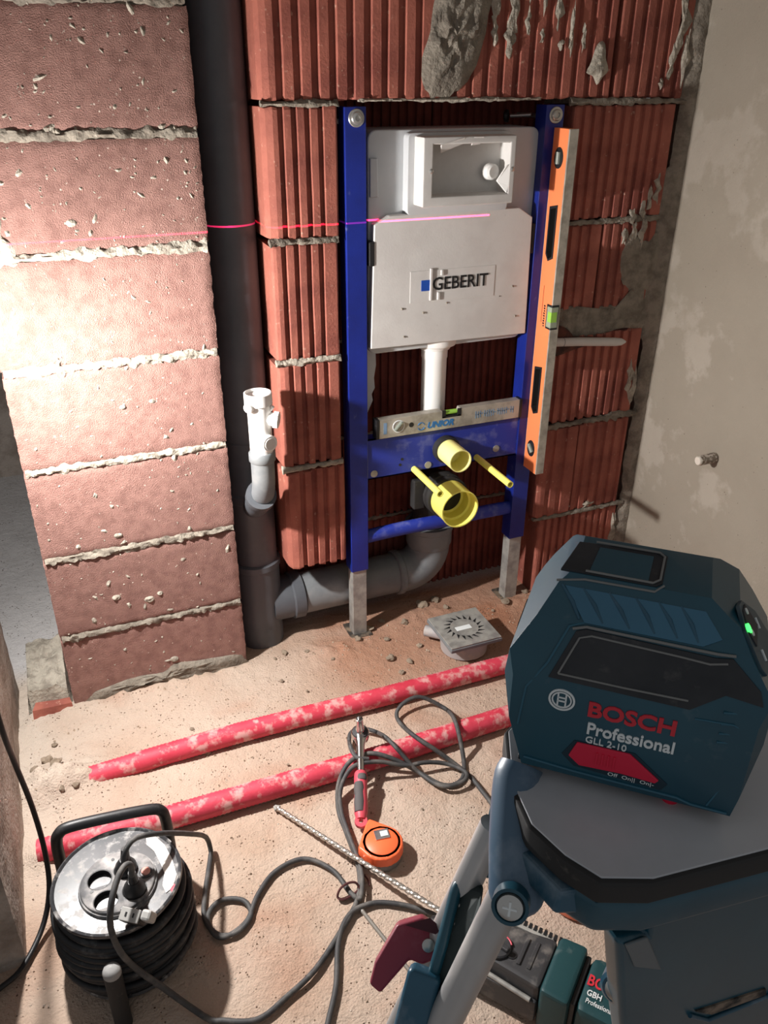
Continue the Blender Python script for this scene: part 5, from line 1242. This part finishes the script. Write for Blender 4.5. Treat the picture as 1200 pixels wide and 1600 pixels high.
for i, ((x, y), px) in enumerate(STONES):
    s = (px + 0.13 * (i % 7)) * (0.00105 if y > -0.24 else 0.0008)
    o = link('rubble_chunk', SM[i % 5])
    o.location = (x, y, max(0.0, floor_z(x, y)) + s * 0.36)
    o.scale = (s, s * rs.uniform(0.7, 1.0), s * rs.uniform(0.8, 1.1))
    o.rotation_euler = (0, 0, rs.uniform(0, 6.28))
    if x < -0.65: where, grp = 'in the mortar heap beside the left wall', 'mortar crumbs by the left wall'
    elif y > -0.24 and x < 0.02: where, grp = 'on the dirt between soil stack and left frame foot', 'mortar chunks by the soil stack'
    elif y > -0.06 and x < 0.175: where, grp = 'just right of the left galvanised foot', 'mortar chunks by the left foot'
    elif y > -0.06 and x < 0.35: where, grp = 'below the grey waste elbow', 'mortar chunks under the elbow'
    elif y > -0.24 and x >= 0.35: where, grp = 'around the right galvanised foot', 'mortar chunks by the right foot'
    elif y > -0.24: where, grp = 'on the dirt left of the floor drain', 'mortar chunks by the drain'
    else: where, grp = 'on the open floor along the red conduits', 'stones along the conduits'
    PILE.setdefault((where, grp), []).append((s, o))
RANK = ['largest', 'second largest', 'third largest', 'fourth largest', 'fifth largest', 'sixth largest', 'seventh largest', 'smallest', 'very smallest']
for (where, grp), lst in PILE.items():
    lst.sort(key=lambda q: -q[0])
    for r, (s, o) in enumerate(lst):
        rk = 'smallest' if (r == len(lst) - 1 and r > 0) else RANK[min(r, 8)]
        tag(o, rk + ' grey mortar chunk ' + where, 'rubble', grp)
# grit: far too much to count
mb = MB(); rs = random.Random(9)
for i in range(1500):
    if rs.random() < 0.45:
        x = rs.uniform(-0.8, 0.6); y = rs.uniform(-0.33, 0.0) + rs.uniform(-0.1, 0.02)
    else:
        x = rs.uniform(-0.8, 0.5); y = rs.uniform(-1.0, 0.02)
    if PX0 - 0.01 < x < PX1 + 0.01 and y > -0.005: continue
    s = rs.choice([0.0012, 0.0016, 0.002, 0.0028]) * rs.uniform(0.7, 1.3)
    z = floor_z(x, y)
    k0 = len(mb.v); a = rs.uniform(0, 6.28)
    for k in range(4):
        t = a + k * pi / 2
        mb.v.append(Vector((x + s * rs.uniform(.7, 1.3) * math.cos(t), y + s * rs.uniform(.7, 1.3) * math.sin(t), z - 0.0005)))
    mb.v.append(Vector((x + rs.uniform(-.3, .3) * s, y + rs.uniform(-.3, .3) * s, z + s * rs.uniform(0.8, 1.5))))
    mb.f += [(k0 + k, k0 + (k + 1) % 4, k0 + 4) for k in range(4)]
o = mb.build('grit', STONE, None)
tag(o, 'fine grit and mortar dust scattered over the floor', 'grit', kind='stuff')

# ================================================================== LASER ON ITS TRIPOD
A0 = Vector((-0.388, -1.359, 0.955))
lu = Vector((0.739, -0.674, 0)).normalized(); ln = Vector((lu.y, -lu.x, 0))   # ln = outward normal of the lettered side
LM = Matrix(((lu.x, -ln.x, 0, A0.x), (lu.y, -ln.y, 0, A0.y), (0, 0, 1, A0.z), (0, 0, 0, 1)))  # local (s, w, h)
lz = thing('laser_level', 'dark teal line laser level with red slider on the tripod', 'laser level', tuple(LM @ Vector((0.055, 0.04, -0.010))))
PROF = [(0, 0), (-.010, .033), (-.016, .06), (-.014, .078), (.006, .114), (.014, .121), (.060, .122), (.086, .1185), (.102, .110), (.124, .078), (.1245, .05), (.117, 0)]
CS = [(0, 0), (0, .064), (.011, .100), (.024, .1135), (.031, .1185), (.068, .1225), (.080, .116), (.088, .095), (.088, 0)]
planes = []
for poly, f_ in ((PROF, lambda a, b: Vector((a, 0, b))), (CS, lambda a, b: Vector((0, a, b)))):
    for i in range(len(poly)):
        a, b = poly[i], poly[(i + 1) % len(poly)]
        dx, dz = b[0] - a[0], b[1] - a[1]
        planes.append((f_(*a), f_(-dz, dx).normalized()))
# chamfer the vertical corners of the front end
planes.append((Vector((-0.010, 0.0, 0)), Vector((-1, -0.9, 0)).normalized()))
planes.append((Vector((0.119, 0.0, 0)), Vector((1, -0.9, 0)).normalized()))
planes.append((Vector((-0.010, 0.088, 0)), Vector((-1, 0.9, 0)).normalized()))
body = MB().hull(planes, 1.0).xform(LM).build('housing', TEAL, lz, bevel=0.0022, bseg=3, smooth=45)
nW = Vector((0, -.036, .011)).normalized()       # normal of the inclined window face (local w,h)
def local_poly(poly, n, th, name, m, par, bev=0.0003, back=0.0008):
    n = Vector(n).normalized()
    return MB().prism([LM @ (Vector(p) - n * back) for p in poly], (LM.to_3x3() @ n) * (th + back)).build(name, m, par, bevel=bev)
def onface(s, h):                                 # point on the inclined face
    t = (h - .064) / .036
    return (s, .011 * t, h)
win = local_poly([onface(*q) for q in [(.0095, .0672), (.0205, .0955), (.0255, .0975), (.079, .0965), (.092, .0962), (.1005, .0975), (.1165, .0835), (.119, .076), (.1005, .078), (.0845, .0665)]], nW, 0.0008, 'soft_panel', SOFT, body)
def line(pts, name, m, par, r=0.0006):
    MB().tube([LM @ Vector(p) for p in pts], r, 6).build(name, m, par, smooth=50)
off = nW * 0.0009
def onf(s, h):
    return Vector(onface(s, h)) + off
line([onf(.0145, .0705), onf(.0228, .0922), onf(.029, .0945), onf(.0755, .0932), onf(.09, .0925), onf(.0985, .0945)], 'panel_line', LINEG, win)
line([onf(.0145, .0705), onf(.05, .0705), onf(.083, .0712)], 'panel_line', LINEG, win)
line([onf(.0185, .0985 - .002), onf(.0255, .0988), onf(.079, .0985), onf(.093, .0985), onf(.1015, .0992)], 'panel_line', LINEG, body, 0.0008)
# side contour grooves of the moulding
line([(-.0045, -.0003, .030), (-.002, -.0003, .058), (.008, .0028, .0755), (.0165, .0098, .0975), (.024, .0115, .1005)], 'contour_line', mat('teal_edge', (40, 92, 112), 0.5), body, 0.0007)
line([(.104, -.0003, .004), (.1165, .0022, .040), (.1165, .0022, .058), (.107, -.0002, .0635), (.088, -.0002, .062)], 'contour_line', mat('teal_edge', (40, 92, 112)), body, 0.0006)
for h in (.050, .056, .0625, .069):
    line([(.101, max(0, (h - .064) * .3) - .0003, h), (.1175, .0025 + max(0, (h - .064) * .3), h + .001)], 'grip_rib', mat('teal_edge', (40, 92, 112)), body, 0.0007)
# ribbed shoulder
nS = Vector((0, -.0135, .0145)).normalized()
nS = Vector((0, -.014, .014)).normalized()
def onsh(s, t):
    return Vector((s, .011 + .014 * t, .100 + .014 * t)) + nS * 0.0002
for s0, s1 in ((.0085, .021), (.020, .0335), (.034, .0475), (.048, .0605), (.060, .072), (.0715, .0825)):
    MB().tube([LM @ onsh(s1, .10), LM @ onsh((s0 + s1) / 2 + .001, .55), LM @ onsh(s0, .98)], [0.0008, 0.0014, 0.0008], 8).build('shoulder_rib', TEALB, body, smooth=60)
sh = local_poly([onsh(.024, .02), onsh(.085, .02), onsh(.094, .30), onsh(.084, .97), onsh(.010, .97)], nS, 0.0006, 'shoulder_panel', mat('shoulder_highlight', (50, 102, 128), 0.26, rgb2=(42, 90, 114), nscale=6), body)  # lighter teal puts the shoulder's highlight into the colour
# top panel
nT = Vector((0, -.007, .017)).normalized()
def ontop(s, w_):
    h = .1185 + (w_ - .031) * (.004 / .037)
    return Vector((s, w_, h + .0003))
local_poly([ontop(.006, .0315), ontop(.0575, .0315), ontop(.0605, .035), ontop(.0615, .060), ontop(.058, .063), ontop(.012, .060)], (0, -0.05, 1), 0.0008, 'top_panel', SOFT, body)
tb = local_poly([ontop(.0215, .0335) + Vector((0, 0, .0006)), ontop(.053, .0335) + Vector((0, 0, .0006)), ontop(.054, .057) + Vector((0, 0, .0006)), ontop(.024, .057) + Vector((0, 0, .0006))], (0, -0.05, 1), 0.0008, 'top_button', TEAL, body)
line([ontop(.0195, .0322) + Vector((0, 0, .0016)), ontop(.0555, .0322) + Vector((0, 0, .0016)), ontop(.059, .036) + Vector((0, 0, .0016)), ontop(.0598, .058) + Vector((0, 0, .0016)), ontop(.057, .061) + Vector((0, 0, .0016)), ontop(.0215, .061) + Vector((0, 0, .0016))], 'panel_line', LINEG, body, 0.0007)
line([(.005, .0262, .1148), (.02, .0285, .1170), (.057, .0288, .1172), (.0615, .033, .1195)], 'panel_line', LINEG, body, 0.0007)
# keypad on the sloping back end
nK = Vector((.032, 0, .022)).normalized()
def onk(t, w_):
    return Vector((.102 + .022 * t, w_, .110 - .032 * t)) + nK * 0.0003
kp = local_poly([onk(-.06, .044), onk(-.14, .034), onk(.05, .020), onk(.52, .011), onk(.70, .014), onk(.84, .034), onk(.88, .064), onk(.4, .060)], nK, 0.0014, 'keypad', mat('teal_soft', (38, 66, 78), 0.55, dust=(130, 134, 134), dscale=50, dr=(0.5, 0.75), dfac=0.4), body)
local_poly([onk(.0, .043), onk(-.06, .033), onk(.10, .022), onk(.36, .022), onk(.42, .046)], nK, 0.0022, 'keypad_zone', SOFT, kp)
for t, w_, m_, nm, r_ in ((.09, .0245, LED, 'indicator_led', .0026), (.20, .0262, WHITEP, 'symbol', .0018), (.03, .0375, WHITEP, 'symbol', .0018)):
    MB().lathe(LM @ (onk(t, w_) + nK * 0.002), LM.to_3x3() @ nK, [(r_, -0.001), (r_, 0.0008), (0, 0.0012)], 16).build(nm, m_, kp, smooth=40)
for t, w_ in ((.36, .050), (.52, .028)):
    line([onk(t, w_) + nK * 0.0018, onk(t + .14, w_ - .003) + nK * 0.0018], 'symbol', WHITEP, kp, 0.0007)
# lettering, emblem, slider on the side
U, V = lu, Vector((0, 0, 1))
def LP(s, h):
    return LM @ Vector((s, -0.0001, h))
text('lettering', 'BOSCH', LP(.0335, .0470), U, V, .0465, .0108, REDT, body, bold=0.03)
text('lettering', 'Professional', LP(.0345, .0345), U, V, .0468, .0086, WHITEP, body, bold=0.02)
text('lettering', 'GLL 2-10', LP(.0345, .0283), U, V, .0225, .0046, WHITEP, body, bold=0.005)
text('lettering', 'Off  On||  On\u2016'.replace('\u2016', '|-'), LP(.0495, .0072), U, V, .0255, .0034, WHITEP, body, bold=0.005)
em = MB().lathe(LM @ Vector((.0185, .0002, .0543)), ln, [(.0063, 0), (.0074, 0), (.0074, .0009), (.0063, .0009)], 36, closed=True).build('emblem_ring', WHITEP, body)
MB().lathe(LM @ Vector((.0185, .0002, .0543)), ln, [(.0048, 0), (.0056, 0), (.0056, .0009), (.0048, .0009)], 32, closed=True).build('emblem_ring', WHITEP, em)
def bar(s0, s1, h0, h1, name, m, par, d=0.0009):
    MB().prism([LM @ Vector(q) for q in ((s0, .0004, h0), (s1, .0004, h0), (s1, .0004, h1), (s0, .0004, h1))], ln * d).build(name, m, par)
for s in (-.0026, .0018):
    bar(.0185 + s, .0185 + s + .0009, .0500, .0586, 'emblem_bar', WHITEP, em)
for h in (.0528, .0552):
    bar(.0162, .0209, h, h + .0009, 'emblem_bar', WHITEP, em)
rec = local_poly([(.0225, 0, .0155), (.0285, 0, .0275), (.062, 0, .0285), (.082, 0, .0118), (.079, 0, .0065), (.030, 0, .0085)], (0, -1, 0), 0.0006, 'slider_recess', mat('teal_shadow', (10, 42, 56), 0.6), body)
sli = local_poly([(.0265, 0, .0162), (.0302, 0, .0272), (.0594, 0, .0279), (.0770, 0, .0138), (.0752, 0, .0113), (.0564, 0, .0122), (.0330, 0, .0107)], (0, -1, 0), 0.0016, 'power_slider', REDP, body, bev=0.0005)
for k in range(4):
    MB().prism([LM @ Vector(q) for q in ((.0415 + k * .0032, -.0014, .0150), (.0427 + k * .0032, -.0014, .0150), (.0427 + k * .0032, -.0014, .0235), (.0415 + k * .0032, -.0014, .0235))], ln * 0.0009).build('slider_rib', REDP, sli, bevel=0.0003)
# skirt, foot and aperture
line([(.001, -.0004, .006), (.03, -.0004, .0045), (.088, -.0004, .0042), (.096, -.0004, .0020), (.115, -.0004, .0018)], 'contour_line', mat('teal_edge', (40, 92, 112)), body, 0.0008)
MB().prism([LM @ Vector(q) for q in ((-.003, .004, -.002), (.112, .004, -.002), (.112, .082, -.002), (-.003, .082, -.002))], (0, 0, 0.004)).build('base_skirt', RUBBER, lz, bevel=0.001)
MB().lathe(LM @ Vector((.055, .042, -.0095)), (0, 0, 1), [(.030, 0), (.030, .004), (.024, .008), (.024, .010)], 32).build('mount', RUBBER, lz, smooth=40)
MB().lathe(LM @ Vector((.086, .012, -.0095)), (0, 0, 1), [(.005, 0), (.005, .007), (0, .007)], 16).build('red_catch', REDP, lz, smooth=40)
MB().prism([LM @ Vector(q) for q in ((-.0164, .030, .0615), (-.0164, .058, .0615), (-.0146, .058, .0775), (-.0146, .030, .0775))], lu * 0.002).build('laser_window', mat('dark_glass', (20, 20, 24), 0.1), lz)

# the fan of red laser light leaving the window: light only in a thin level sheet
ld_ = bpy.data.lights.new('laser_beam', 'POINT')
ld_.shadow_soft_size = 0.0
ld_.energy = 800.0
ld_.color = (1.0, 0.02, 0.12)
ld_.use_nodes = True
nt = ld_.node_tree; N, L = nt.nodes, nt.links
em_ = N['Emission']
tc = N.new('ShaderNodeTexCoord'); sx = N.new('ShaderNodeSeparateXYZ'); L.new(tc.outputs['Normal'], sx.inputs[0])
def mth(op, a, b=0.0):
    x = N.new('ShaderNodeMath'); x.operation = op
    for s_, v_ in zip(x.inputs, (a, b)):
        if isinstance(v_, (int, float)): s_.default_value = v_
        else: L.new(v_, s_)
    return x.outputs[0]
sheet = mth('LESS_THAN', mth('ABSOLUTE', sx.outputs[2]), 0.0013)
fan = mth('GREATER_THAN', sx.outputs[0], 0.241)          # the fan opens forward of the window only
L.new(mth('MULTIPLY', mth('MULTIPLY', sheet, fan), 1.0), em_.inputs['Strength'])
lo = bpy.data.objects.new('laser_beam', ld_); col.objects.link(lo)
lo.location = LM @ Vector((-.024, .044, .090))
lo.rotation_euler = (0, 0, math.atan2(-lu.y, -lu.x))
lo.parent = lz
lo.matrix_parent_inverse = world_matrix(lz).inverted()

# ------------------------------------------------------------------ tripod
tp = thing('tripod', 'teal and aluminium tripod carrying the laser level', 'tripod', (-0.31, -1.385, 0.0))
top = [(-.378, -1.322), (-.398, -1.362), (-.404, -1.394), (-.398, -1.420), (-.388, -1.440), (-.362, -1.451), (-.27, -1.462), (-.215, -1.425), (-.205, -1.36), (-.25, -1.305), (-.33, -1.295)]
cx_, cy_ = -.31, -1.38
def scl(k):
    return [(cx_ + (x - cx_) * k, cy_ + (y - cy_) * k) for x, y in top]
head = MB().prism([(x, y, .944) for x, y in scl(0.965)], (0, 0, .0015)).build('head_plate', PLATE, tp, bevel=0.0004)
MB().prism([(x, y, .927) for x, y in scl(1.0)], (0, 0, .0175)).build('rubber_rim', RUBBER, tp, bevel=0.003, smooth=40)
MB().prism([(x, y, .901) for x, y in scl(0.985)], (0, 0, .026)).build('hub', TEAL, tp, bevel=0.005, smooth=40)
# left leg: two tubes hinged on a bracket, with clamp and maroon lever
S = Vector((-.410, -1.398, .903)); T = Vector((-.388, -1.356, .938))
legdir = Vector((-.335, -.012, -.90)).normalized()
def capsule_plate(p0, p1, n, width, th, name, m, par, seg=10, w0=None):
    p0, p1, n = Vector(p0), Vector(p1), Vector(n).normalized()
    d = (p1 - p0).normalized(); n = (n - d * n.dot(d)).normalized(); s = d.cross(n)
    w0 = w0 or width
    pts = [p0 - s * w0 / 2, p0 + s * w0 / 2] + [p1 + s * (width / 2 * math.cos(t)) + d * (width / 2 * math.sin(t)) for t in [k * pi / seg for k in range(seg + 1)]]
    return MB().prism([q - n * th / 2 for q in pts], n * th).build(name, m, par, bevel=min(0.006, th * 0.3), bseg=3, smooth=40)
tube1 = S + Vector((0.004, 0.006, 0.0))
la = MB().tube([tube1, tube1 + legdir * 0.56], 0.0108, 24).build('leg_tube', ALUT, tp, smooth=50)
tube2 = tube1 + Vector((0.012, 0.046, -0.012))
lb_ = MB().tube([tube2, tube2 + legdir * 0.55], 0.0095, 24).build('leg_tube', ALUT, tp, smooth=50)
bn = Vector((-.45, -.55, .35))
br = MB().tube(catmull([T + Vector((0.006, 0.004, 0.006)), T + Vector((0.0, -0.002, -0.001)), T.lerp(S, 0.55), S + Vector((.002, .002, -.001)), S + Vector((0, -.002, -.009)), S + Vector((-.001, -.003, -.014))], 4), [0.0135, 0.0140, 0.0145, 0.0150, 0.0152, 0.0155, 0.0156, 0.0158, 0.0160, 0.0161, 0.0162, 0.0163, 0.0164, 0.0164, 0.0162, 0.0158, 0.0150, 0.0138, 0.0118, 0.0085, 0.003], 24).build('leg_bracket', mat('bracket_sheen', (70, 96, 118), 0.4, rgb2=(48, 80, 104), nscale=9, dust=(170, 178, 186), dscale=22, dr=(0.5, 0.75), dfac=0.4), tp, smooth=60)  # lighter colour and pale dust stand in for the bracket's lamp sheen
sc = S + Vector((-.012, -.014, .007))
fl = MB().lathe(sc + bn.normalized() * 0.0, bn, [(0.0105, -0.006), (0.0105, 0.0035), (0.0085, 0.0035), (0.0080, 0.001), (0.0, 0.001)], 26).build('screw_cup', TEAL, br, smooth=40)
MB().lathe(sc, bn, [(0.0078, 0.0), (0.0072, 0.0042), (0.005, 0.0052), (0.0, 0.0054)], 24).build('screw', STEEL, fl, smooth=40)
_, uu, vv = frame_of(bn)
for a in (0, 1):
    q = uu if a else vv
    c = sc + bn.normalized() * 0.0054
    MB().tube([c - q * 0.004, c + q * 0.004], 0.0008, 6).build('screw_slot', WHITEP, fl)
# wedge under the rim next to the bracket
MB().hull([(Vector((0, 0, .012)), Vector((0, 0, 1))), (Vector((0, 0, -.005)), Vector((-.2, 0, -1))), (Vector((-.016, 0, 0)), Vector((-1, -.2, .3))), (Vector((.02, 0, 0)), Vector((1, 0, 0))), (Vector((0, -.016, 0)), Vector((-.2, -1, .2))), (Vector((0, .02, 0)), Vector((0, 1, 0)))], 0.3).xform(Matrix.Translation((-.390, -1.414, .914))).build('bracket_wedge', TEALB, br, bevel=0.002)
# rear half of the bracket beside the second tube
capsule_plate((-.372, -1.322, .905), (-.396, -1.346, .852), bn, 0.013, 0.008, 'rear_bracket', TEAL, tp)
# clamp between the tubes
cl_pts = [(-0.4094, -1.3469, 0.8487), (-0.4183, -1.3470, 0.8450), (-0.4269, -1.3548, 0.8367), (-0.4401, -1.3686, 0.8234), (-0.4489, -1.3752, 0.8049), (-0.4575, -1.3830, 0.7880), (-0.4539, -1.3950, 0.7950), (-0.4398, -1.3890, 0.8250), (-0.4191, -1.3760, 0.8560), (-0.4111, -1.3650, 0.8560)]
clp = MB().prism([Vector(p) - bn.normalized() * 0.010 for p in cl_pts], bn.normalized() * 0.008).build('clamp', mat('dark_green_soft', (26, 40, 40), 0.6, dust=(120, 116, 110), dscale=40), tp, bevel=0.001)
MB().tube(catmull([Vector(p) for p in cl_pts[:6]], 4), 0.0042, 10).build('clamp_edge', TEAL, clp, smooth=60)
MB().tube(catmull([Vector(p) + Vector((.006, -.002, .002)) for p in cl_pts[1:6]], 6), [0.0012 + 0.001 * (i % 3 == 0) for i in range(25)], 6).build('dusty_teeth', GALV, clp)
yoke = capsule_plate((-.452, -1.372, .812), (-.470, -1.386, .772), bn, 0.022, 0.014, 'clamp_yoke', TEALB, tp)
# maroon lever
lv = thing('dummy', None, None) if False else None
lp = [(-0.4552, -1.3315, 0.8053), (-0.4377, -1.3349, 0.8085), (-0.4294, -1.3463, 0.8041), (-0.4384, -1.3578, 0.7942), (-0.4472, -1.3567, 0.7922), (-0.4541, -1.3509, 0.7936), (-0.4785, -1.3586, 0.7827), (-0.4834, -1.3516, 0.7856), (-0.4764, -1.3433, 0.7922)]
lev = MB().prism([Vector(p) for p in lp], Vector((0.006, 0.012, -0.014))).build('clamp_lever', MAROON, tp, bevel=0.002, bseg=3, smooth=40)
MB().prism([Vector(p) + Vector((-0.0020, -0.0030, 0.0052)) for p in ((-0.4500, -1.3350, 0.8065), (-0.4330, -1.3380, 0.8090), (-0.4275, -1.3465, 0.8060), (-0.4330, -1.3475, 0.8042))], Vector((-0.0006, -0.0010, 0.0016))).build('lever_groove', mat('maroon_dark', (74, 18, 32), 0.6), lev)
lc = Vector((-0.4400, -1.3500, 0.8000)); nl = Vector((-0.30, -0.60, 0.75)).normalized()
MB().lathe(lc, nl, [(0.0042, -0.002), (0.0042, 0.0022), (0.002, 0.003), (0.0, 0.003)], 16).build('lever_pin', STEEL, lev, smooth=40)
MB().tube([(-0.4300, -1.3440, 0.8050), (-0.4235, -1.3540, 0.8080)], 0.0040, 12).build('lever_rod', GALV, lev, smooth=50)
# lower leg extensions of the left leg
ftp = tube1.lerp(tube2, 0.5)
MB().tube([ftp + legdir * 0.50, ftp + legdir * 0.985], 0.0105, 20).build('leg_extension', ALUT, tp, smooth=50)
c = ftp + legdir * 0.53
MB().box(c, (0.05, 0.07, 0.05)).build('leg_clamp', TEAL, tp, bevel=0.006)
MB().lathe(ftp + legdir * 0.97, legdir, [(0.014, 0), (0.016, 0.01), (0.010, 0.028), (0.0, 0.03)], 16).build('rubber_foot', RUBBER, tp, smooth=40)
# near right leg: broad bracket under the head
LEGC = [(-0.3554, -1.447, 0.9246), (-0.2532, -1.447, 0.904), (-0.1006, -1.447, 0.5501), (-0.3349, -1.447, 0.7243), (-0.3562, -1.447, 0.8101), (-0.374, -1.447, 0.8979), (-0.3526, -1.447, 0.8917)]
LEGCF = [(-0.3691, -1.447, 0.8941), (-0.3536, -1.447, 0.8922), (-0.3359, -1.447, 0.8525), (-0.3581, -1.447, 0.8684)]
LEGCS = [(-0.2956, -1.447, 0.786), (-0.2845, -1.447, 0.7831), (-0.2323, -1.447, 0.7712), (-0.23, -1.447, 0.7633), (-0.2792, -1.447, 0.772)]
lc_ = MB().prism(LEGC, (0, 0.016, 0)).build('leg_bracket', TEAL, tp, bevel=0.004, bseg=3, smooth=40)
MB().prism([Vector(p) + Vector((0, 0.0004, 0)) for p in LEGCF], (0, -0.0018, 0)).build('grey_facet', mat('facet_grey', (96, 104, 108), 0.5), lc_, bevel=0.0008)  # flat grey facet laid on the bracket face
MB().prism([Vector(p) + Vector((0, 0.0004, 0)) for p in LEGCS], (0, -0.0016, 0)).build('slot', mat('dusty_slot', (128, 112, 98), 0.9, rgb2=(40, 38, 36), nscale=60), lc_)
MB().tube([Vector(LEGCS[0]) + Vector((-.004, -.001, -.002)), Vector(LEGCS[4]) + Vector((-.002, -.001, -.005)), Vector(LEGCS[3]) + Vector((.01, -.001, -.004))], 0.0016, 8).build('slot_edge', TEALB, lc_, smooth=50)
bo = MB().lathe((-0.3528, -1.435, 0.8265), (-.75, -.55, .35), [(0.011, -0.012), (0.011, 0.001), (0.009, 0.003), (0.0085, 0.003)], 24).build('bolt_cup', TEALB, lc_, smooth=40)
MB().lathe(Vector((-0.3528, -1.435, 0.8265)), (-.75, -.55, .35), [(0.0075, 0.0), (0.0070, 0.0045), (0.004, 0.006), (0.0, 0.006)], 20).build('bolt', STEEL, bo, smooth=40)
# the other two legs down to the floor
for hub, foot in (((-.22, -1.42, .62), (-.06, -1.66, 0.03)), ((-.225, -1.37, .88), (.12, -1.16, 0.03))):
    hub, foot = Vector(hub), Vector(foot)
    d = (foot - hub).normalized(); s = d.cross(Vector((0, 0, 1))).normalized()
    for k in (-1, 1):
        MB().tube([hub + s * (0.02 * k), hub.lerp(foot, 0.58) + s * (0.02 * k)], 0.0105, 20).build('leg_tube', ALUT, tp, smooth=50)
    MB().tube([hub.lerp(foot, 0.52), hub.lerp(foot, 0.99)], 0.0105, 20).build('leg_extension', ALUT, tp, smooth=50)
    MB().box(hub.lerp(foot, 0.58), (0.06, 0.06, 0.05)).build('leg_clamp', TEAL, tp, bevel=0.006)
    MB().lathe(hub.lerp(foot, 0.97), d, [(0.014, 0), (0.016, 0.01), (0.010, 0.026), (0.0, 0.028)], 16).build('rubber_foot', RUBBER, tp, smooth=40)

# ================================================================== WORK LAMP on the left wall (just outside the picture)
wl = thing('work_lamp', 'black work lamp hung on the left wall shining across the niche', 'lamp', (-0.81, -0.245, 0.93))
ldir = Vector((0.76, -0.45, -0.47)).normalized()
d_, u_, v_ = frame_of(ldir)
LMt = Matrix.Translation(LAMP_POS - ldir * 0.012) @ Matrix((d_, u_, v_)).transposed().to_4x4()
MB().box((-0.014, 0, 0), (0.022, 0.085, 0.062)).xform(LMt).build('housing', BLACK, wl, bevel=0.004)
MB().box((0.0, 0, 0), (0.003, 0.070, 0.048)).xform(LMt).build('reflector', WHITE, wl)
MB().tube([LMt @ Vector((-0.02, 0, 0)), Vector((-0.818, -0.245, 0.93))], 0.006, 10).build('bracket', BLACK, wl, smooth=50)
la_ = bpy.data.lights.new('lamp_light', 'POINT')
la_.shadow_soft_size = 0.022
la_.use_nodes = True
nt = la_.node_tree; N, L = nt.nodes, nt.links
tc = N.new('ShaderNodeTexCoord'); dt = N.new('ShaderNodeVectorMath'); dt.operation = 'DOT_PRODUCT'
L.new(tc.outputs['Normal'], dt.inputs[0]); dt.inputs[1].default_value = (0, 0, -1)
# reflector lamp: a broad beam with some spill
L.new(mth('ADD', 0.25, mth('MULTIPLY', mth('MAXIMUM', dt.outputs['Value'], 0.0), 0.78)), N['Emission'].inputs['Strength'])
la_.energy = LAMP_WATT
la_.color = (1.0, 0.975, 0.95)
lo2 = bpy.data.objects.new('lamp_light', la_); col.objects.link(lo2)
lo2.matrix_world = Matrix.Translation(LAMP_POS + ldir * 0.012) @ ldir.to_track_quat('-Z', 'Y').to_matrix().to_4x4()
lo2.parent = wl
lo2.matrix_parent_inverse = world_matrix(wl).inverted()
